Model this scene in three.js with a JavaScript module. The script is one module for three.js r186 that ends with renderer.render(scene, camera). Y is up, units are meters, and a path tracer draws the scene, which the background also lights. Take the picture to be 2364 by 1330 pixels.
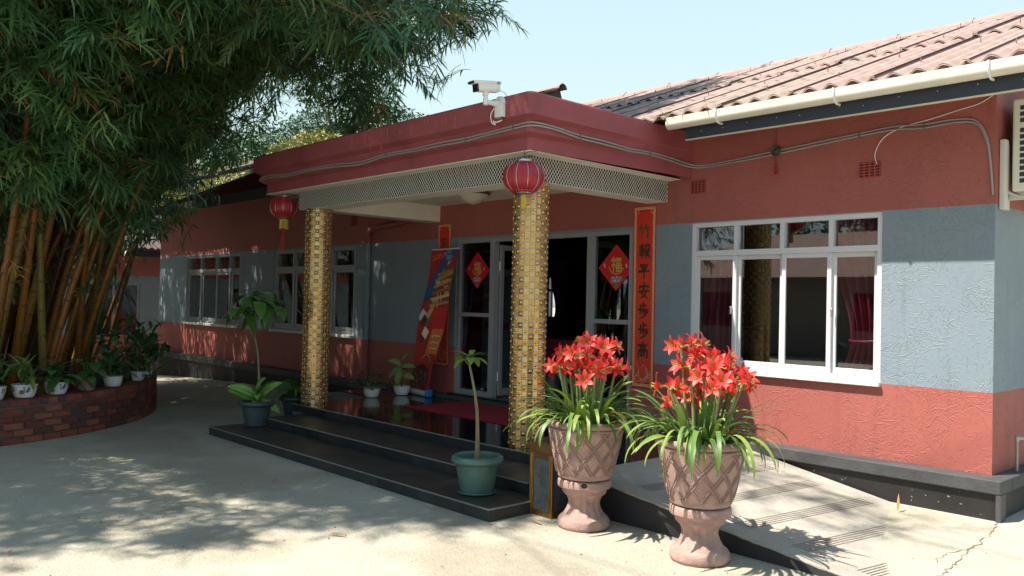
import * as THREE from 'three';
import { mergeGeometries } from 'three/addons/utils/BufferGeometryUtils.js';
import { RoundedBoxGeometry } from 'three/addons/geometries/RoundedBoxGeometry.js';

// ------------------------------------------------------------------ camera, sky, sun, exposure
const scene = new THREE.Scene();
const camera = new THREE.PerspectiveCamera(38.108, 1024 / 576, 0.1, 900);
{
  const yaw = THREE.MathUtils.degToRad(46.876), pitch = THREE.MathUtils.degToRad(0.9224), roll = THREE.MathUtils.degToRad(1.2669);
  camera.rotation.order = 'YXZ';
  camera.rotation.set(pitch, yaw, roll);
  camera.position.set(0, 1.6, 0);
}
const sunTravel = new THREE.Vector3(0.27, -1, -0.52).normalize();
const sun = new THREE.DirectionalLight(new THREE.Color(1, 0.93, 0.82), 5);
sun.position.copy(sunTravel).multiplyScalar(-60).add(new THREE.Vector3(-7, 0, -5));
sun.target.position.set(-7, 0, -5);
sun.castShadow = true;
sun.shadow.mapSize.set(4096, 4096);
Object.assign(sun.shadow.camera, { left: -22, right: 22, top: 22, bottom: -22, near: 1, far: 140 });
scene.add(sun, sun.target);
{
  const w = 512, h = 256, data = new Float32Array(w * h * 4), sd = sunTravel.clone().negate();
  for (let j = 0; j < h; j++) for (let i = 0; i < w; i++) {
    const el = ((j + 0.5) / h - 0.5) * Math.PI, az = ((i + 0.5) / w - 0.5) * 2 * Math.PI;
    const d = new THREE.Vector3(Math.cos(el) * Math.cos(az), Math.sin(el), Math.cos(el) * Math.sin(az));
    const t = Math.pow(Math.max(0, (Math.sin(el) - 0.1) / 0.9), 1.3);
    const hor = [0.4, 0.51, 0.53], zen = [0.08, 0.19, 0.34];
    const c = Math.max(0, d.dot(sd)), glow = 0.3 * Math.pow(c, 24) + 0.1 * Math.pow(c, 5);
    const o = (j * w + i) * 4;
    for (let k = 0; k < 3; k++) data[o + k] = el > 0 ? hor[k] + (zen[k] - hor[k]) * t + glow * [1, 0.97, 0.9][k] : [0.25, 0.24, 0.21][k];
    data[o + 3] = 1;
  }
  const sky = new THREE.DataTexture(data, w, h, THREE.RGBAFormat, THREE.FloatType);
  sky.mapping = THREE.EquirectangularReflectionMapping;
  sky.magFilter = sky.minFilter = THREE.LinearFilter;
  sky.needsUpdate = true;
  scene.background = sky;
  scene.environment = sky;
}
const renderer = new THREE.WebGLRenderer({ antialias: true });
renderer.toneMapping = THREE.LinearToneMapping;
renderer.toneMappingExposure = 2.0;
renderer.shadowMap.enabled = true;

// ------------------------------------------------------------------ helpers
const PI = Math.PI, V = (x, y, z) => new THREE.Vector3(x, y, z);
let seed = 12345;
const rnd = (a = 1, b) => { seed = (seed + 0x6d2b79f5) | 0; let t = Math.imul(seed ^ (seed >>> 15), 1 | seed); t = (t + Math.imul(t ^ (t >>> 7), 61 | t)) ^ t; const u = ((t ^ (t >>> 14)) >>> 0) / 4294967296; return b === undefined ? u * a : a + u * (b - a); };
const pick = (a) => a[Math.floor(rnd() * a.length)];
const taken = {};
function numbered(n) { const k = taken[n] = (taken[n] ?? -1) + 1; return k ? `${n}_${String(k).padStart(3, '0')}` : n; }
function tag(o, label, category, group) {
  o.userData.label = label; o.userData.category = category;
  if (group) o.userData.group = group;
  return o;
}
function thing(name, label, category, pos = [0, 0, 0], turn = 0, group) {
  const o = new THREE.Group(); o.name = numbered(name); scene.add(o);
  o.position.set(...pos); o.rotation.y = turn;
  return tag(o, label, category, group);
}
const join = (g) => { if (!Array.isArray(g)) return g; if (g.length === 1) return g[0]; return mergeGeometries(g.map((q) => { const n = q.index ? q.toNonIndexed() : q; for (const k of Object.keys(n.attributes)) if (!['position', 'normal', 'uv'].includes(k)) n.deleteAttribute(k); return n; })); };
function part(name, geo, mat, parent, label) {
  const m = new THREE.Mesh(join(geo), mat); m.name = name; m.castShadow = m.receiveShadow = true;
  (parent ?? scene).add(m);
  if (parent === undefined || parent === scene) m.name = numbered(name);
  if (label) m.userData.label = label;
  return m;
}
const stuff = (m) => { m.userData.kind = 'stuff'; return m; };
function struct(name, geo, mat) { const m = part(name, geo, mat); m.userData.kind = 'structure'; return m; }
function uvBox(g) {  // uv in metres from the dominant axis of each face
  g = g.index ? g.toNonIndexed() : g;
  const p = g.attributes.position, n = g.attributes.normal, uv = new Float32Array(p.count * 2);
  for (let i = 0; i < p.count; i++) {
    const ax = Math.abs(n.getX(i)), ay = Math.abs(n.getY(i)), az = Math.abs(n.getZ(i));
    if (ay >= ax && ay >= az) { uv[2 * i] = p.getX(i); uv[2 * i + 1] = p.getZ(i); }
    else if (ax >= az) { uv[2 * i] = p.getZ(i) + 0.37; uv[2 * i + 1] = p.getY(i); }
    else { uv[2 * i] = p.getX(i); uv[2 * i + 1] = p.getY(i); }
  }
  g.setAttribute('uv', new THREE.BufferAttribute(uv, 2));
  return g;
}
const bx = (x0, x1, y0, y1, z0, z1) => uvBox(new THREE.BoxGeometry(x1 - x0, y1 - y0, z1 - z0).translate((x0 + x1) / 2, (y0 + y1) / 2, (z0 + z1) / 2));
const rb = (x0, x1, y0, y1, z0, z1, r = 0.008, s = 1) => uvBox(new RoundedBoxGeometry(x1 - x0, y1 - y0, z1 - z0, s, Math.min(r, (x1 - x0) * 0.45, (y1 - y0) * 0.45, (z1 - z0) * 0.45)).translate((x0 + x1) / 2, (y0 + y1) / 2, (z0 + z1) / 2));
const cyl = (r0, r1, h, x, y, z, s = 16) => new THREE.CylinderGeometry(r1, r0, h, s).translate(x, y + h / 2, z);
const lathe = (pts, s = 40) => new THREE.LatheGeometry(pts.map(([r, y]) => new THREE.Vector2(r, y)), s);
const tube = (pts, r, n = 24, s = 6, closed = false) => new THREE.TubeGeometry(new THREE.CatmullRomCurve3(pts.map((p) => (p.isVector3 ? p : V(...p))), closed, 'centripetal'), n, r, s, closed);
const rod = (a, b, r, s = 6) => { const A = a.isVector3 ? a : V(...a), B = b.isVector3 ? b : V(...b), d = B.clone().sub(A), g = new THREE.CylinderGeometry(r, r, d.length(), s); g.applyQuaternion(new THREE.Quaternion().setFromUnitVectors(V(0, 1, 0), d.clone().normalize())); return g.translate((A.x + B.x) / 2, (A.y + B.y) / 2, (A.z + B.z) / 2); };
function taper(pts, radii, s = 7) {  // a tube along pts whose radius follows radii
  const pos = [], nor = [], uv = [], idx = [], up = V(0.31, 0.2, 0.93).normalize(), t = V(0, 0, 0), a = V(0, 0, 0), b = V(0, 0, 0);
  let len = 0;
  pts.forEach((p, i) => {
    t.copy(pts[Math.min(i + 1, pts.length - 1)]).sub(pts[Math.max(i - 1, 0)]).normalize();
    a.crossVectors(up, t).normalize(); b.crossVectors(t, a);
    if (i) len += p.distanceTo(pts[i - 1]);
    for (let k = 0; k <= s; k++) {
      const w = (k / s) * 2 * PI, c = Math.cos(w), d = Math.sin(w), nx = a.x * c + b.x * d, ny = a.y * c + b.y * d, nz = a.z * c + b.z * d, r = radii[i];
      pos.push(p.x + nx * r, p.y + ny * r, p.z + nz * r); nor.push(nx, ny, nz); uv.push(k / s, len);
      if (i && k) { const q = i * (s + 1) + k; idx.push(q - s - 2, q - s - 1, q - 1, q - 1, q - s - 1, q); }
    }
  });
  const g = new THREE.BufferGeometry();
  g.setAttribute('position', new THREE.Float32BufferAttribute(pos, 3)); g.setAttribute('normal', new THREE.Float32BufferAttribute(nor, 3)); g.setAttribute('uv', new THREE.Float32BufferAttribute(uv, 2)); g.setIndex(idx);
  return g;
}
// a leaf that starts at the origin, runs along +x, starts at elevation a0 and bends down by bend over its length
function blade(len, wid, { n = 6, a0 = 0.6, bend = 1.2, fold = 0.25, shape = (s) => Math.sin(PI * Math.pow(s, 0.75)), twist = 0, wave = 0 } = {}) {
  const pos = [], uv = [], idx = []; let x = 0, y = 0;
  for (let i = 0; i <= n; i++) {
    const s = i / n, a = a0 - bend * s, w = Math.max(0.0006, wid * 0.5 * shape(s)), tw = twist * s;
    const up = [-Math.sin(a), Math.cos(a)], f = w * fold + wave * wid * Math.sin(s * 17) * 0.5;
    for (const k of [-1, 0, 1]) {
      const l = k * w * Math.cos(tw), h = Math.abs(k) * f + k * w * Math.sin(tw);
      pos.push(x + up[0] * h, y + up[1] * h, l); uv.push(s, (k + 1) / 2);
    }
    if (i) for (let k = 0; k < 2; k++) { const q = i * 3 + k; idx.push(q - 3, q - 2, q, q, q - 2, q + 1); }
    x += Math.cos(a) * len / n; y += Math.sin(a) * len / n;
  }
  const g = new THREE.BufferGeometry();
  g.setAttribute('position', new THREE.Float32BufferAttribute(pos, 3)); g.setAttribute('uv', new THREE.Float32BufferAttribute(uv, 2)); g.setIndex(idx); g.computeVertexNormals();
  return g;
}
function put(m, x, y, z, ry = 0, rz = 0, s = 1) { m.position.set(x, y, z); m.rotation.order = 'YZX'; m.rotation.y = ry; m.rotation.z = rz; m.scale.setScalar(s); return m; }

// ------------------------------------------------------------------ textures
const lat = new Float32Array(65536); for (let i = 0; i < 65536; i++) lat[i] = rnd();
function vnoise(x, y, per) {  // value noise, periodic in per cells
  const xi = Math.floor(x), yi = Math.floor(y), fx = x - xi, fy = y - yi, m = (v) => ((v % per) + per) % per;
  const u = fx * fx * (3 - 2 * fx), v = fy * fy * (3 - 2 * fy), L = (a, b) => lat[(m(a) * 197 + m(b) * 8191 + per * 31) & 65535];
  return (L(xi, yi) * (1 - u) + L(xi + 1, yi) * u) * (1 - v) + (L(xi, yi + 1) * (1 - u) + L(xi + 1, yi + 1) * u) * v;
}
function fbm(x, y, per, oct = 4) { let s = 0, a = 0.5, t = 0; for (let o = 0; o < oct; o++) { s += a * vnoise(x, y, per); t += a; a *= 0.5; x *= 2; y *= 2; per *= 2; } return s / t; }
function tex(n, f, { srgb = false, rep = 1, h = n } = {}) {
  const d = new Uint8Array(n * h * 4);
  for (let j = 0; j < h; j++) for (let i = 0; i < n; i++) {
    const c = f(i / n, j / h), o = (j * n + i) * 4;
    if (typeof c === 'number') d[o] = d[o + 1] = d[o + 2] = Math.max(0, Math.min(255, c * 255)); else for (let k = 0; k < 3; k++) d[o + k] = Math.max(0, Math.min(255, c[k] * 255));
    d[o + 3] = 255;
  }
  const t = new THREE.DataTexture(d, n, h); t.wrapS = t.wrapT = THREE.RepeatWrapping; t.magFilter = THREE.LinearFilter; t.minFilter = THREE.LinearMipmapLinearFilter; t.generateMipmaps = true;
  if (srgb) t.colorSpace = THREE.SRGBColorSpace;
  Array.isArray(rep) ? t.repeat.set(...rep) : t.repeat.set(rep, rep); t.needsUpdate = true; return t;
}
function canvasTex(w, h, draw, { srgb = true, rep } = {}) {
  const c = document.createElement('canvas'); c.width = w; c.height = h; draw(c.getContext('2d'), w, h);
  const t = new THREE.CanvasTexture(c); if (srgb) t.colorSpace = THREE.SRGBColorSpace;
  t.wrapS = t.wrapT = rep ? THREE.RepeatWrapping : THREE.ClampToEdgeWrapping; if (rep) t.repeat.set(...rep);
  return t;
}
const toS = (c) => (c <= 0.0031308 ? 12.92 * c : 1.055 * Math.pow(c, 1 / 2.4) - 0.055);
const mix = (a, b, t) => a + (b - a) * t, sm = (a, b, x) => { const t = Math.max(0, Math.min(1, (x - a) / (b - a))); return t * t * (3 - 2 * t); };
// colour map that varies round white by amount, used to break up flat colours
const cache = {};
const again = (key, make, rep) => { const t = cache[key] ? cache[key].clone() : (cache[key] = make()); Array.isArray(rep) ? t.repeat.set(...rep) : t.repeat.set(rep, rep); t.needsUpdate = true; return t; };
const mottle = (rep, amount, per = 6) => again('m' + amount + '_' + per, () => tex(512, (u, v) => { const a = fbm(u * per, v * per, per, 6), b = fbm(u * per * 5 + 3, v * per * 5, per * 5, 3); const k = 1 - amount + amount * (1.3 * a + 0.5 * b - 0.4) * 1.2; return [toS(Math.min(1, k)), toS(Math.min(1, k * 0.995)), toS(Math.min(1, k * 0.985))]; }, { srgb: true }), rep);
const grain = (rep, per = 64) => again('g' + per, () => tex(512, (u, v) => fbm(u * per, v * per, per, 3)), rep);
const M = (r, g, b, o = {}) => { const phys = ['transmission', 'clearcoat', 'sheen', 'ior', 'thickness', 'specularIntensity'].some((k) => k in o); return new (phys ? THREE.MeshPhysicalMaterial : THREE.MeshStandardMaterial)({ color: new THREE.Color().setRGB(r, g, b), roughness: 0.8, ...o }); };

// trowelled render: short curved ridges dragged through coarse plaster
const trowel = canvasTex(1024, 1024, (x, w) => {
  x.fillStyle = '#707070'; x.fillRect(0, 0, w, w);
  const stroke = (px, py, a, len, curl, wd, c) => { for (const ox of [-w, 0, w]) for (const oy of [-w, 0, w]) { if (px + ox < -80 || px + ox > w + 80 || py + oy < -80 || py + oy > w + 80) continue; x.strokeStyle = c; x.lineWidth = wd; x.lineCap = 'round'; x.beginPath(); let X = px + ox, Y = py + oy, A = a; x.moveTo(X, Y); for (let k = 0; k < 6; k++) { A += curl; X += Math.cos(A) * len / 6; Y += Math.sin(A) * len / 6; x.lineTo(X, Y); } x.stroke(); } };
  for (let i = 0; i < 5200; i++) {
    const px = rnd(w), py = rnd(w), cov = fbm(px / w * 5, py / w * 5, 5, 3); if (cov < 0.42 && rnd() < 0.8) continue;
    const a = vnoise(px / w * 4, py / w * 4, 4) * 9 + rnd(-0.7, 0.7), up = rnd() < 0.6, g = up ? Math.floor(rnd(140, 225)) : Math.floor(rnd(30, 85));
    stroke(px, py, a, rnd() < 0.15 ? rnd(40, 90) : rnd(8, 34), rnd(-0.12, 0.28), rnd(2, 4.6), `rgba(${g},${g},${g},0.85)`);
  }
  for (let i = 0; i < 1500; i++) { const g = Math.floor(rnd(40, 190)); stroke(rnd(w), rnd(w), rnd(6.28), rnd(1, 12), rnd(-0.3, 0.3), rnd(2, 4.5), `rgba(${g},${g},${g},0.7)`); }
}, { srgb: false, rep: [0.68, 0.68] });
const wallTone = tex(1024, (u, v) => { // patchy fading, faint vertical rain streaks and specks
  const a = fbm(u * 3, v * 3, 3, 6), b = fbm(u * 60, v * 4 + 7, 60, 3), c = fbm(u * 150, v * 150, 150, 2), k = 0.86 + 0.3 * (a - 0.5) - 0.08 * sm(0.56, 0.8, b) * sm(0.45, 0.65, a) + 0.08 * (c - 0.5) - (c > 0.85 ? 0.1 : 0);
  return [toS(Math.min(1, k)), toS(Math.min(1, k * (1.0 - 0.03 * a))), toS(Math.min(1, k * (1.02 - 0.05 * a)))];
}, { srgb: true, rep: 0.23 });
const wallMat = (r, g, b) => M(r, g, b, { map: wallTone, bumpMap: trowel, bumpScale: 0.0065, roughness: 0.62 });
const mats = {
  red: wallMat(0.4, 0.116, 0.094), grey: wallMat(0.235, 0.3, 0.35),
  redSmooth: M(0.33, 0.078, 0.09, { map: mottle(0.5, 0.3, 4), bumpMap: grain(1.5), bumpScale: 0.003, roughness: 0.7 }),
  plinth: M(0.072, 0.074, 0.08, { map: mottle(0.7, 0.45, 6), bumpMap: grain(1.1), bumpScale: 0.002, roughness: 0.6 }),
  white: M(0.88, 0.83, 0.74, { map: mottle(0.4, 0.18, 4), roughness: 0.75 }),
  alu: M(0.6, 0.6, 0.64, { roughness: 0.38 }), aluGrey: M(0.33, 0.35, 0.38, { roughness: 0.35, metalness: 0.5 }),
  glass: M(0.72, 0.76, 0.78, { transmission: 1, roughness: 0.015, thickness: 0, ior: 1.85 }),
  granite: M(0.02, 0.021, 0.024, { roughness: 0.1, map: mottle(2, 0.5, 20) }),
  granite2: M(0.016, 0.016, 0.019, { roughness: 0.06, map: mottle(2, 0.5, 20) }),
  riser: M(0.032, 0.034, 0.039, { roughness: 0.34, map: mottle(1.4, 0.5, 8) }), riser2: M(0.041, 0.043, 0.048, { roughness: 0.4, map: mottle(1.4, 0.5, 8) }),
  tread: M(0.05, 0.046, 0.042, { roughness: 0.42, map: mottle(0.9, 0.5, 8) }),
  grout: M(0.2, 0.2, 0.2), nosing: M(0.2, 0.2, 0.2, { roughness: 0.35 }),
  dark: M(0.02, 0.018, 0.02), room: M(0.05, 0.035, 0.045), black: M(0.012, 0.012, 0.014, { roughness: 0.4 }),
  steel: M(0.6, 0.6, 0.62, { metalness: 1, roughness: 0.3 }), whitePaint: M(0.78, 0.78, 0.76, { roughness: 0.4 }),
  gutter: M(0.72, 0.68, 0.58, { roughness: 0.5, map: mottle(0.8, 0.15, 4) }), fascia: M(0.028, 0.036, 0.055, { roughness: 0.5 }),
  soil: M(0.05, 0.036, 0.025, { bumpMap: grain(3), bumpScale: 0.02 }),
};
// ------------------------------------------------------------------ ground and ramp
const groundY = (x) => { const t = Math.max(0, Math.min(14, -11 - x)); return -0.0035 * t * t; };
const gcol = tex(1024, (u, v) => {
  const a = fbm(u * 4, v * 4, 4, 6), b = fbm(u * 30 + 5, v * 30, 30, 4), c = fbm(u * 170, v * 170, 170, 2), st = sm(0.52, 0.72, fbm(u * 7 + 2, v * 7 + 9, 7, 4));
  const k = 0.78 + 0.3 * a + 0.14 * (b - 0.5) + 0.16 * (c - 0.5) - 0.13 * st - (c > 0.82 ? 0.14 : 0);
  return [toS(0.42 * k), toS(0.385 * k * (1 - 0.03 * st)), toS(0.315 * k * (1 - 0.07 * st))];
}, { srgb: true, rep: 0.17 });
const groundMat = M(1, 1, 1, { map: gcol, bumpMap: grain(0.9, 96), bumpScale: 0.006, roughness: 0.85 });
{
  const g = new THREE.PlaneGeometry(500, 500, 250, 4).rotateX(-PI / 2), p = g.attributes.position;
  for (let i = 0; i < p.count; i++) p.setY(i, groundY(p.getX(i)));
  g.computeVertexNormals();
  struct('ground', uvBox(g), groundMat);
}
const rampMat = M(1, 1, 1, { map: tex(512, (u, v) => { const k = 0.85 + 0.25 * fbm(u * 5, v * 5, 5, 6) + 0.12 * (fbm(u * 80, v * 80, 80, 2) - 0.5) - 0.12 * sm(0.55, 0.7, fbm(u * 9 + 4, v * 9, 9, 4)); return [toS(0.4 * k), toS(0.365 * k), toS(0.315 * k)]; }, { srgb: true, rep: 0.4 }), roughness: 0.8, bumpMap: grain(1.2, 90), bumpScale: 0.004 });
const ZR = -4.79, ZB = -7.068;
const rampY = (x, z) => { const t = (ZR - z) / (ZR - ZB), a = 0.12 * (-1.92 - x), b = 0.185 * (-2.86 - x); return Math.max(-0.03, Math.min(0.278, a + (b - a) * Math.min(1, t))); };
{
  const nx = 40, nz = 12, pos = [], idx = [], side = [];
  for (let i = 0; i <= nx; i++) for (let j = 0; j <= nz; j++) { const x = -4.5 + i * 2.75 / nx, z = ZR + (ZB - ZR) * j / nz; pos.push(x, rampY(x, z), z); if (i && j) { const q = i * (nz + 1) + j; idx.push(q - nz - 2, q - nz - 1, q - 1, q - 1, q - nz - 1, q); } }
  const g = new THREE.BufferGeometry(); g.setAttribute('position', new THREE.Float32BufferAttribute(pos, 3)); g.setIndex(idx); g.computeVertexNormals();
  const ramp = new THREE.Group(); ramp.name = 'ramp'; ramp.userData.kind = 'structure'; scene.add(ramp);
  part('surface', uvBox(g), rampMat, ramp);
  // black painted side with a worn upper edge, and a pale lip
  const sp = [], si = [];
  for (let i = 0; i <= 60; i++) { const x = -4.5 + i * 2.6 / 60, y = Math.max(-0.02, rampY(x, ZR)), w = 0.006 + 0.012 * vnoise(i * 0.9, 3, 64) * vnoise(i * 0.37, 9, 64); sp.push(x, -0.05, ZR + 0.004, x, y - w, ZR + 0.004); if (i) { const q = i * 2; si.push(q - 2, q - 1, q, q, q - 1, q + 1); } }
  const s = new THREE.BufferGeometry(); s.setAttribute('position', new THREE.Float32BufferAttribute(sp, 3)); s.setIndex(si); s.computeVertexNormals();
  part('painted_side', uvBox(s), M(0.03, 0.03, 0.036, { map: mottle(0.7, 0.5, 6), roughness: 0.7 }), ramp);
  const s2 = s.clone(); for (let i = 0; i < s2.attributes.position.count; i++) { s2.attributes.position.setZ(i, ZR); if (i % 2) s2.attributes.position.setY(i, Math.max(-0.02, rampY(s2.attributes.position.getX(i), ZR))); }
  part('side', uvBox(s2), rampMat, ramp);
  const gm = M(0.25, 0.215, 0.18, { roughness: 0.9 });
  for (const [xa, xb, za, zb] of [[-2.24, -2.16, -5.0, -6.9], [-2.66, -2.6, -5.0, -6.86], [-3.08, -3.04, -5.0, -6.83], [-3.5, -3.47, -5.0, -6.8], [-3.9, -3.88, -5.0, -6.78]]) {
    const gg = [];
    for (let k = 0; k < 5; k++) { const p = [], ii = []; for (let j = 0; j <= 10; j++) { const z = za + (zb - za) * j / 10, x = xa + (xb - xa) * j / 10 + k * 0.026 + 0.002 * Math.sin(j * 3 + k); p.push(x - 0.0035, rampY(x, z) + 0.004, z, x + 0.0035, rampY(x, z) + 0.004, z); if (j) { const q = j * 2; ii.push(q - 2, q - 1, q, q, q - 1, q + 1); } } const q = new THREE.BufferGeometry(); q.setAttribute('position', new THREE.Float32BufferAttribute(p, 3)); q.setIndex(ii); q.computeVertexNormals(); gg.push(uvBox(q)); }
    part('groove', gg, gm, ramp);
  }
}
function crack(pts, w) {  // a hairline crack lying in the concrete
  const p = [], ii = []; let q = 0;
  for (let s = 0; s < pts.length - 1; s++) for (let k = 0; k < 9; k++) { const t = k / 9, x = mix(pts[s][0], pts[s + 1][0], t) + rnd(-0.018, 0.018), z = mix(pts[s][1], pts[s + 1][1], t) + rnd(-0.012, 0.012), ww = w * rnd(0.4, 1.3), y = Math.max(0, rampY(x, z)) + 0.004; p.push(x - ww, y, z, x + ww, y, z); if (q) ii.push(q - 2, q - 1, q, q, q - 1, q + 1); q += 2; }
  const g = new THREE.BufferGeometry(); g.setAttribute('position', new THREE.Float32BufferAttribute(p, 3)); g.setIndex(ii); g.computeVertexNormals();
  return uvBox(g);
}
struct('ground_crack', [crack([[-2.1, -7.05], [-2.02, -6.7], [-1.98, -6.2], [-1.93, -5.7], [-1.9, -5.3], [-1.86, -4.8]], 0.004), crack([[-1.98, -6.2], [-2.05, -5.9], [-2.03, -5.6]], 0.003)], M(0.2, 0.165, 0.13));

// ------------------------------------------------------------------ the restaurant building
const ZW = -7.289, XR = -2.205, XL = -19.8, WT = 0.22, ZBACK = -14.6;
const building = thing('restaurant_building', 'long low restaurant building with red and blue-grey painted bands under a corrugated roof', 'building', [0, 0, 0]);
function cells(x0, x1, y0, y1, holes, z0, z1) {
  const xs = [...new Set([x0, x1, ...holes.flatMap((h) => [h[0], h[1]])])].filter((x) => x >= x0 && x <= x1).sort((a, b) => a - b), ys = [...new Set([y0, y1, ...holes.flatMap((h) => [h[2], h[3]])])].filter((y) => y >= y0 && y <= y1).sort((a, b) => a - b), out = [];
  for (let j = 0; j < ys.length - 1; j++) { let from = null; for (let i = 0; i < xs.length; i++) { const solid = i < xs.length - 1 && !holes.some((h) => xs[i] >= h[0] - 1e-6 && xs[i + 1] <= h[1] + 1e-6 && ys[j] >= h[2] - 1e-6 && ys[j + 1] <= h[3] + 1e-6); if (solid && from === null) from = xs[i]; if (!solid && from !== null) { out.push(bx(from, xs[i], ys[j], ys[j + 1], z0, z1)); from = null; } } }
  return out;
}
const holes = [[-5.06, -3.09, 0.97, 2.452], [-8.92, -5.84, 0.335, 2.43], [-18.2, -15.6, 1.0, 2.43], [-14.2, -11.47, 1.0, 2.43]];
const sideWall = (y0, y1) => bx(XR - WT, XR, y0, y1, ZBACK, ZW - WT);
for (const [n, y0, y1, m, l] of [['lower_wall', 0.2, 0.96, mats.red, 'brick-red lower band of the rendered wall'], ['middle_wall', 0.96, 2.46, mats.grey, 'blue-grey middle band of the rendered wall'], ['upper_wall', 2.46, 3.6, mats.red, 'brick-red upper band of the rendered wall']])
  part(n, [...cells(XL, XR, y0, y1, holes, ZW - WT, ZW), sideWall(y0, y1), bx(XL, XL + WT, y0, y1, ZBACK, ZW - WT)], m, building, l);
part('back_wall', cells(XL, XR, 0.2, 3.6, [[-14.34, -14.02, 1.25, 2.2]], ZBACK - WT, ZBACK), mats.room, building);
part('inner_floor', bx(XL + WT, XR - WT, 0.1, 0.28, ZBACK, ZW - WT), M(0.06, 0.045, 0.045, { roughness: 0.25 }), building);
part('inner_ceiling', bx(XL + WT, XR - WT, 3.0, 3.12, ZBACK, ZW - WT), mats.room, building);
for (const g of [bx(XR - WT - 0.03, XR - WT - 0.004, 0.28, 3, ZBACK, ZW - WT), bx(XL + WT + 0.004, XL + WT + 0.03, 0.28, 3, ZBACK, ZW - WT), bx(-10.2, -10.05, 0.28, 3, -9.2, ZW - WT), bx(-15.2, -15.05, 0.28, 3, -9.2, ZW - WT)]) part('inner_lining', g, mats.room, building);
part('plinth', [rb(XL - 0.1, -2.074, 0.205, 0.313, ZW - 0.05, -7.065, 0.012), rb(-2.3, -2.072, 0.205, 0.313, ZBACK, ZW - 0.04, 0.012), bx(-2.11, -2.076, -0.05, 0.205, -7.07 - 0.12, -7.068)], mats.plinth, building, 'dark grey projecting plinth lip');
part('plinth_base', [bx(XL - 0.1, -2.112, -0.5, 0.205, ZW, -7.1), bx(-2.3, -2.1, -0.2, 0.205, ZBACK, -7.19)], M(0.018, 0.017, 0.018, { roughness: 0.6, map: mottle(1.3, 0.5, 8) }), building, 'black painted plinth base, shade under the lip put into its colour');  // black holds both the paint and the shade under the lip
{  // flakes where the black paint has come off
  const g = []; for (let i = 0; i < 22; i++) { const x = rnd(-3.6, -2.2), y = rnd(0.03, 0.19), r = rnd(0.002, 0.008) * (rnd() < 0.12 ? 1.8 : 1); g.push(uvBox(new THREE.CircleGeometry(r, 5).scale(rnd(0.7, 1.8), rnd(0.4, 1), 1).rotateZ(rnd(3)).translate(x, y, -7.096))); }
  stuff(part('paint_flakes', g, M(0.25, 0.21, 0.14), building));
}
// windows and door
const PANE_Z = ZW - 0.06;
function slidingWindow(x0, x1, y0, y1, yt, xs, frameMat, f = 0.045) {
  const w = new THREE.Group(); w.name = 'window'; building.add(w);
  const zf = ZW - 0.012, zb = ZW - 0.085, g = [bx(x0, x1, y1 - f, y1, zb, zf), bx(x0, x1, y0, y0 + f, zb, zf), bx(x0, x0 + f, y0 + f, y1 - f, zb, zf), bx(x1 - f, x1, y0 + f, y1 - f, zb, zf), bx(x0 + f, x1 - f, yt - f * 0.6, yt + f * 0.6, zb, zf)];
  for (let i = 1; i < xs.length - 1; i++) g.push(bx(xs[i] - f * 0.5, xs[i] + f * 0.5, yt + f * 0.6, y1 - f, zb + 0.002, zf - 0.002));
  part('frame', g, frameMat, w);
  for (let i = 0; i < xs.length - 1; i++) {
    const a = i ? xs[i] + f * 0.5 : x0 + f, b = i < xs.length - 2 ? xs[i + 1] - f * 0.5 : x1 - f;
    part('pane', bx(a, b, yt + f * 0.6, y1 - f, PANE_Z - 0.003, PANE_Z), mats.glass, w);
    const c = i ? xs[i] - 0.004 : x0 + f, d = i < xs.length - 2 ? xs[i + 1] + 0.004 : x1 - f, zo = i % 2 ? -0.03 : 0.0, s0 = zf - 0.012 + zo, s1 = zf - 0.04 + zo, h = f * 0.95;
    part('sash', [rb(c, c + h, y0 + f, yt - f * 0.6, s1, s0, 0.004), rb(d - h, d, y0 + f, yt - f * 0.6, s1, s0, 0.004), rb(c + h, d - h, y0 + f, y0 + f + h * 1.15, s1, s0, 0.004), rb(c + h, d - h, yt - f * 0.6 - h, yt - f * 0.6, s1, s0, 0.004)], frameMat, w);
    part('pane', bx(c + h, d - h, y0 + f + h * 1.15, yt - f * 0.6 - h, (s0 + s1) / 2 - 0.002, (s0 + s1) / 2 + 0.002), mats.glass, w);
  }
  return w;
}
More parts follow.
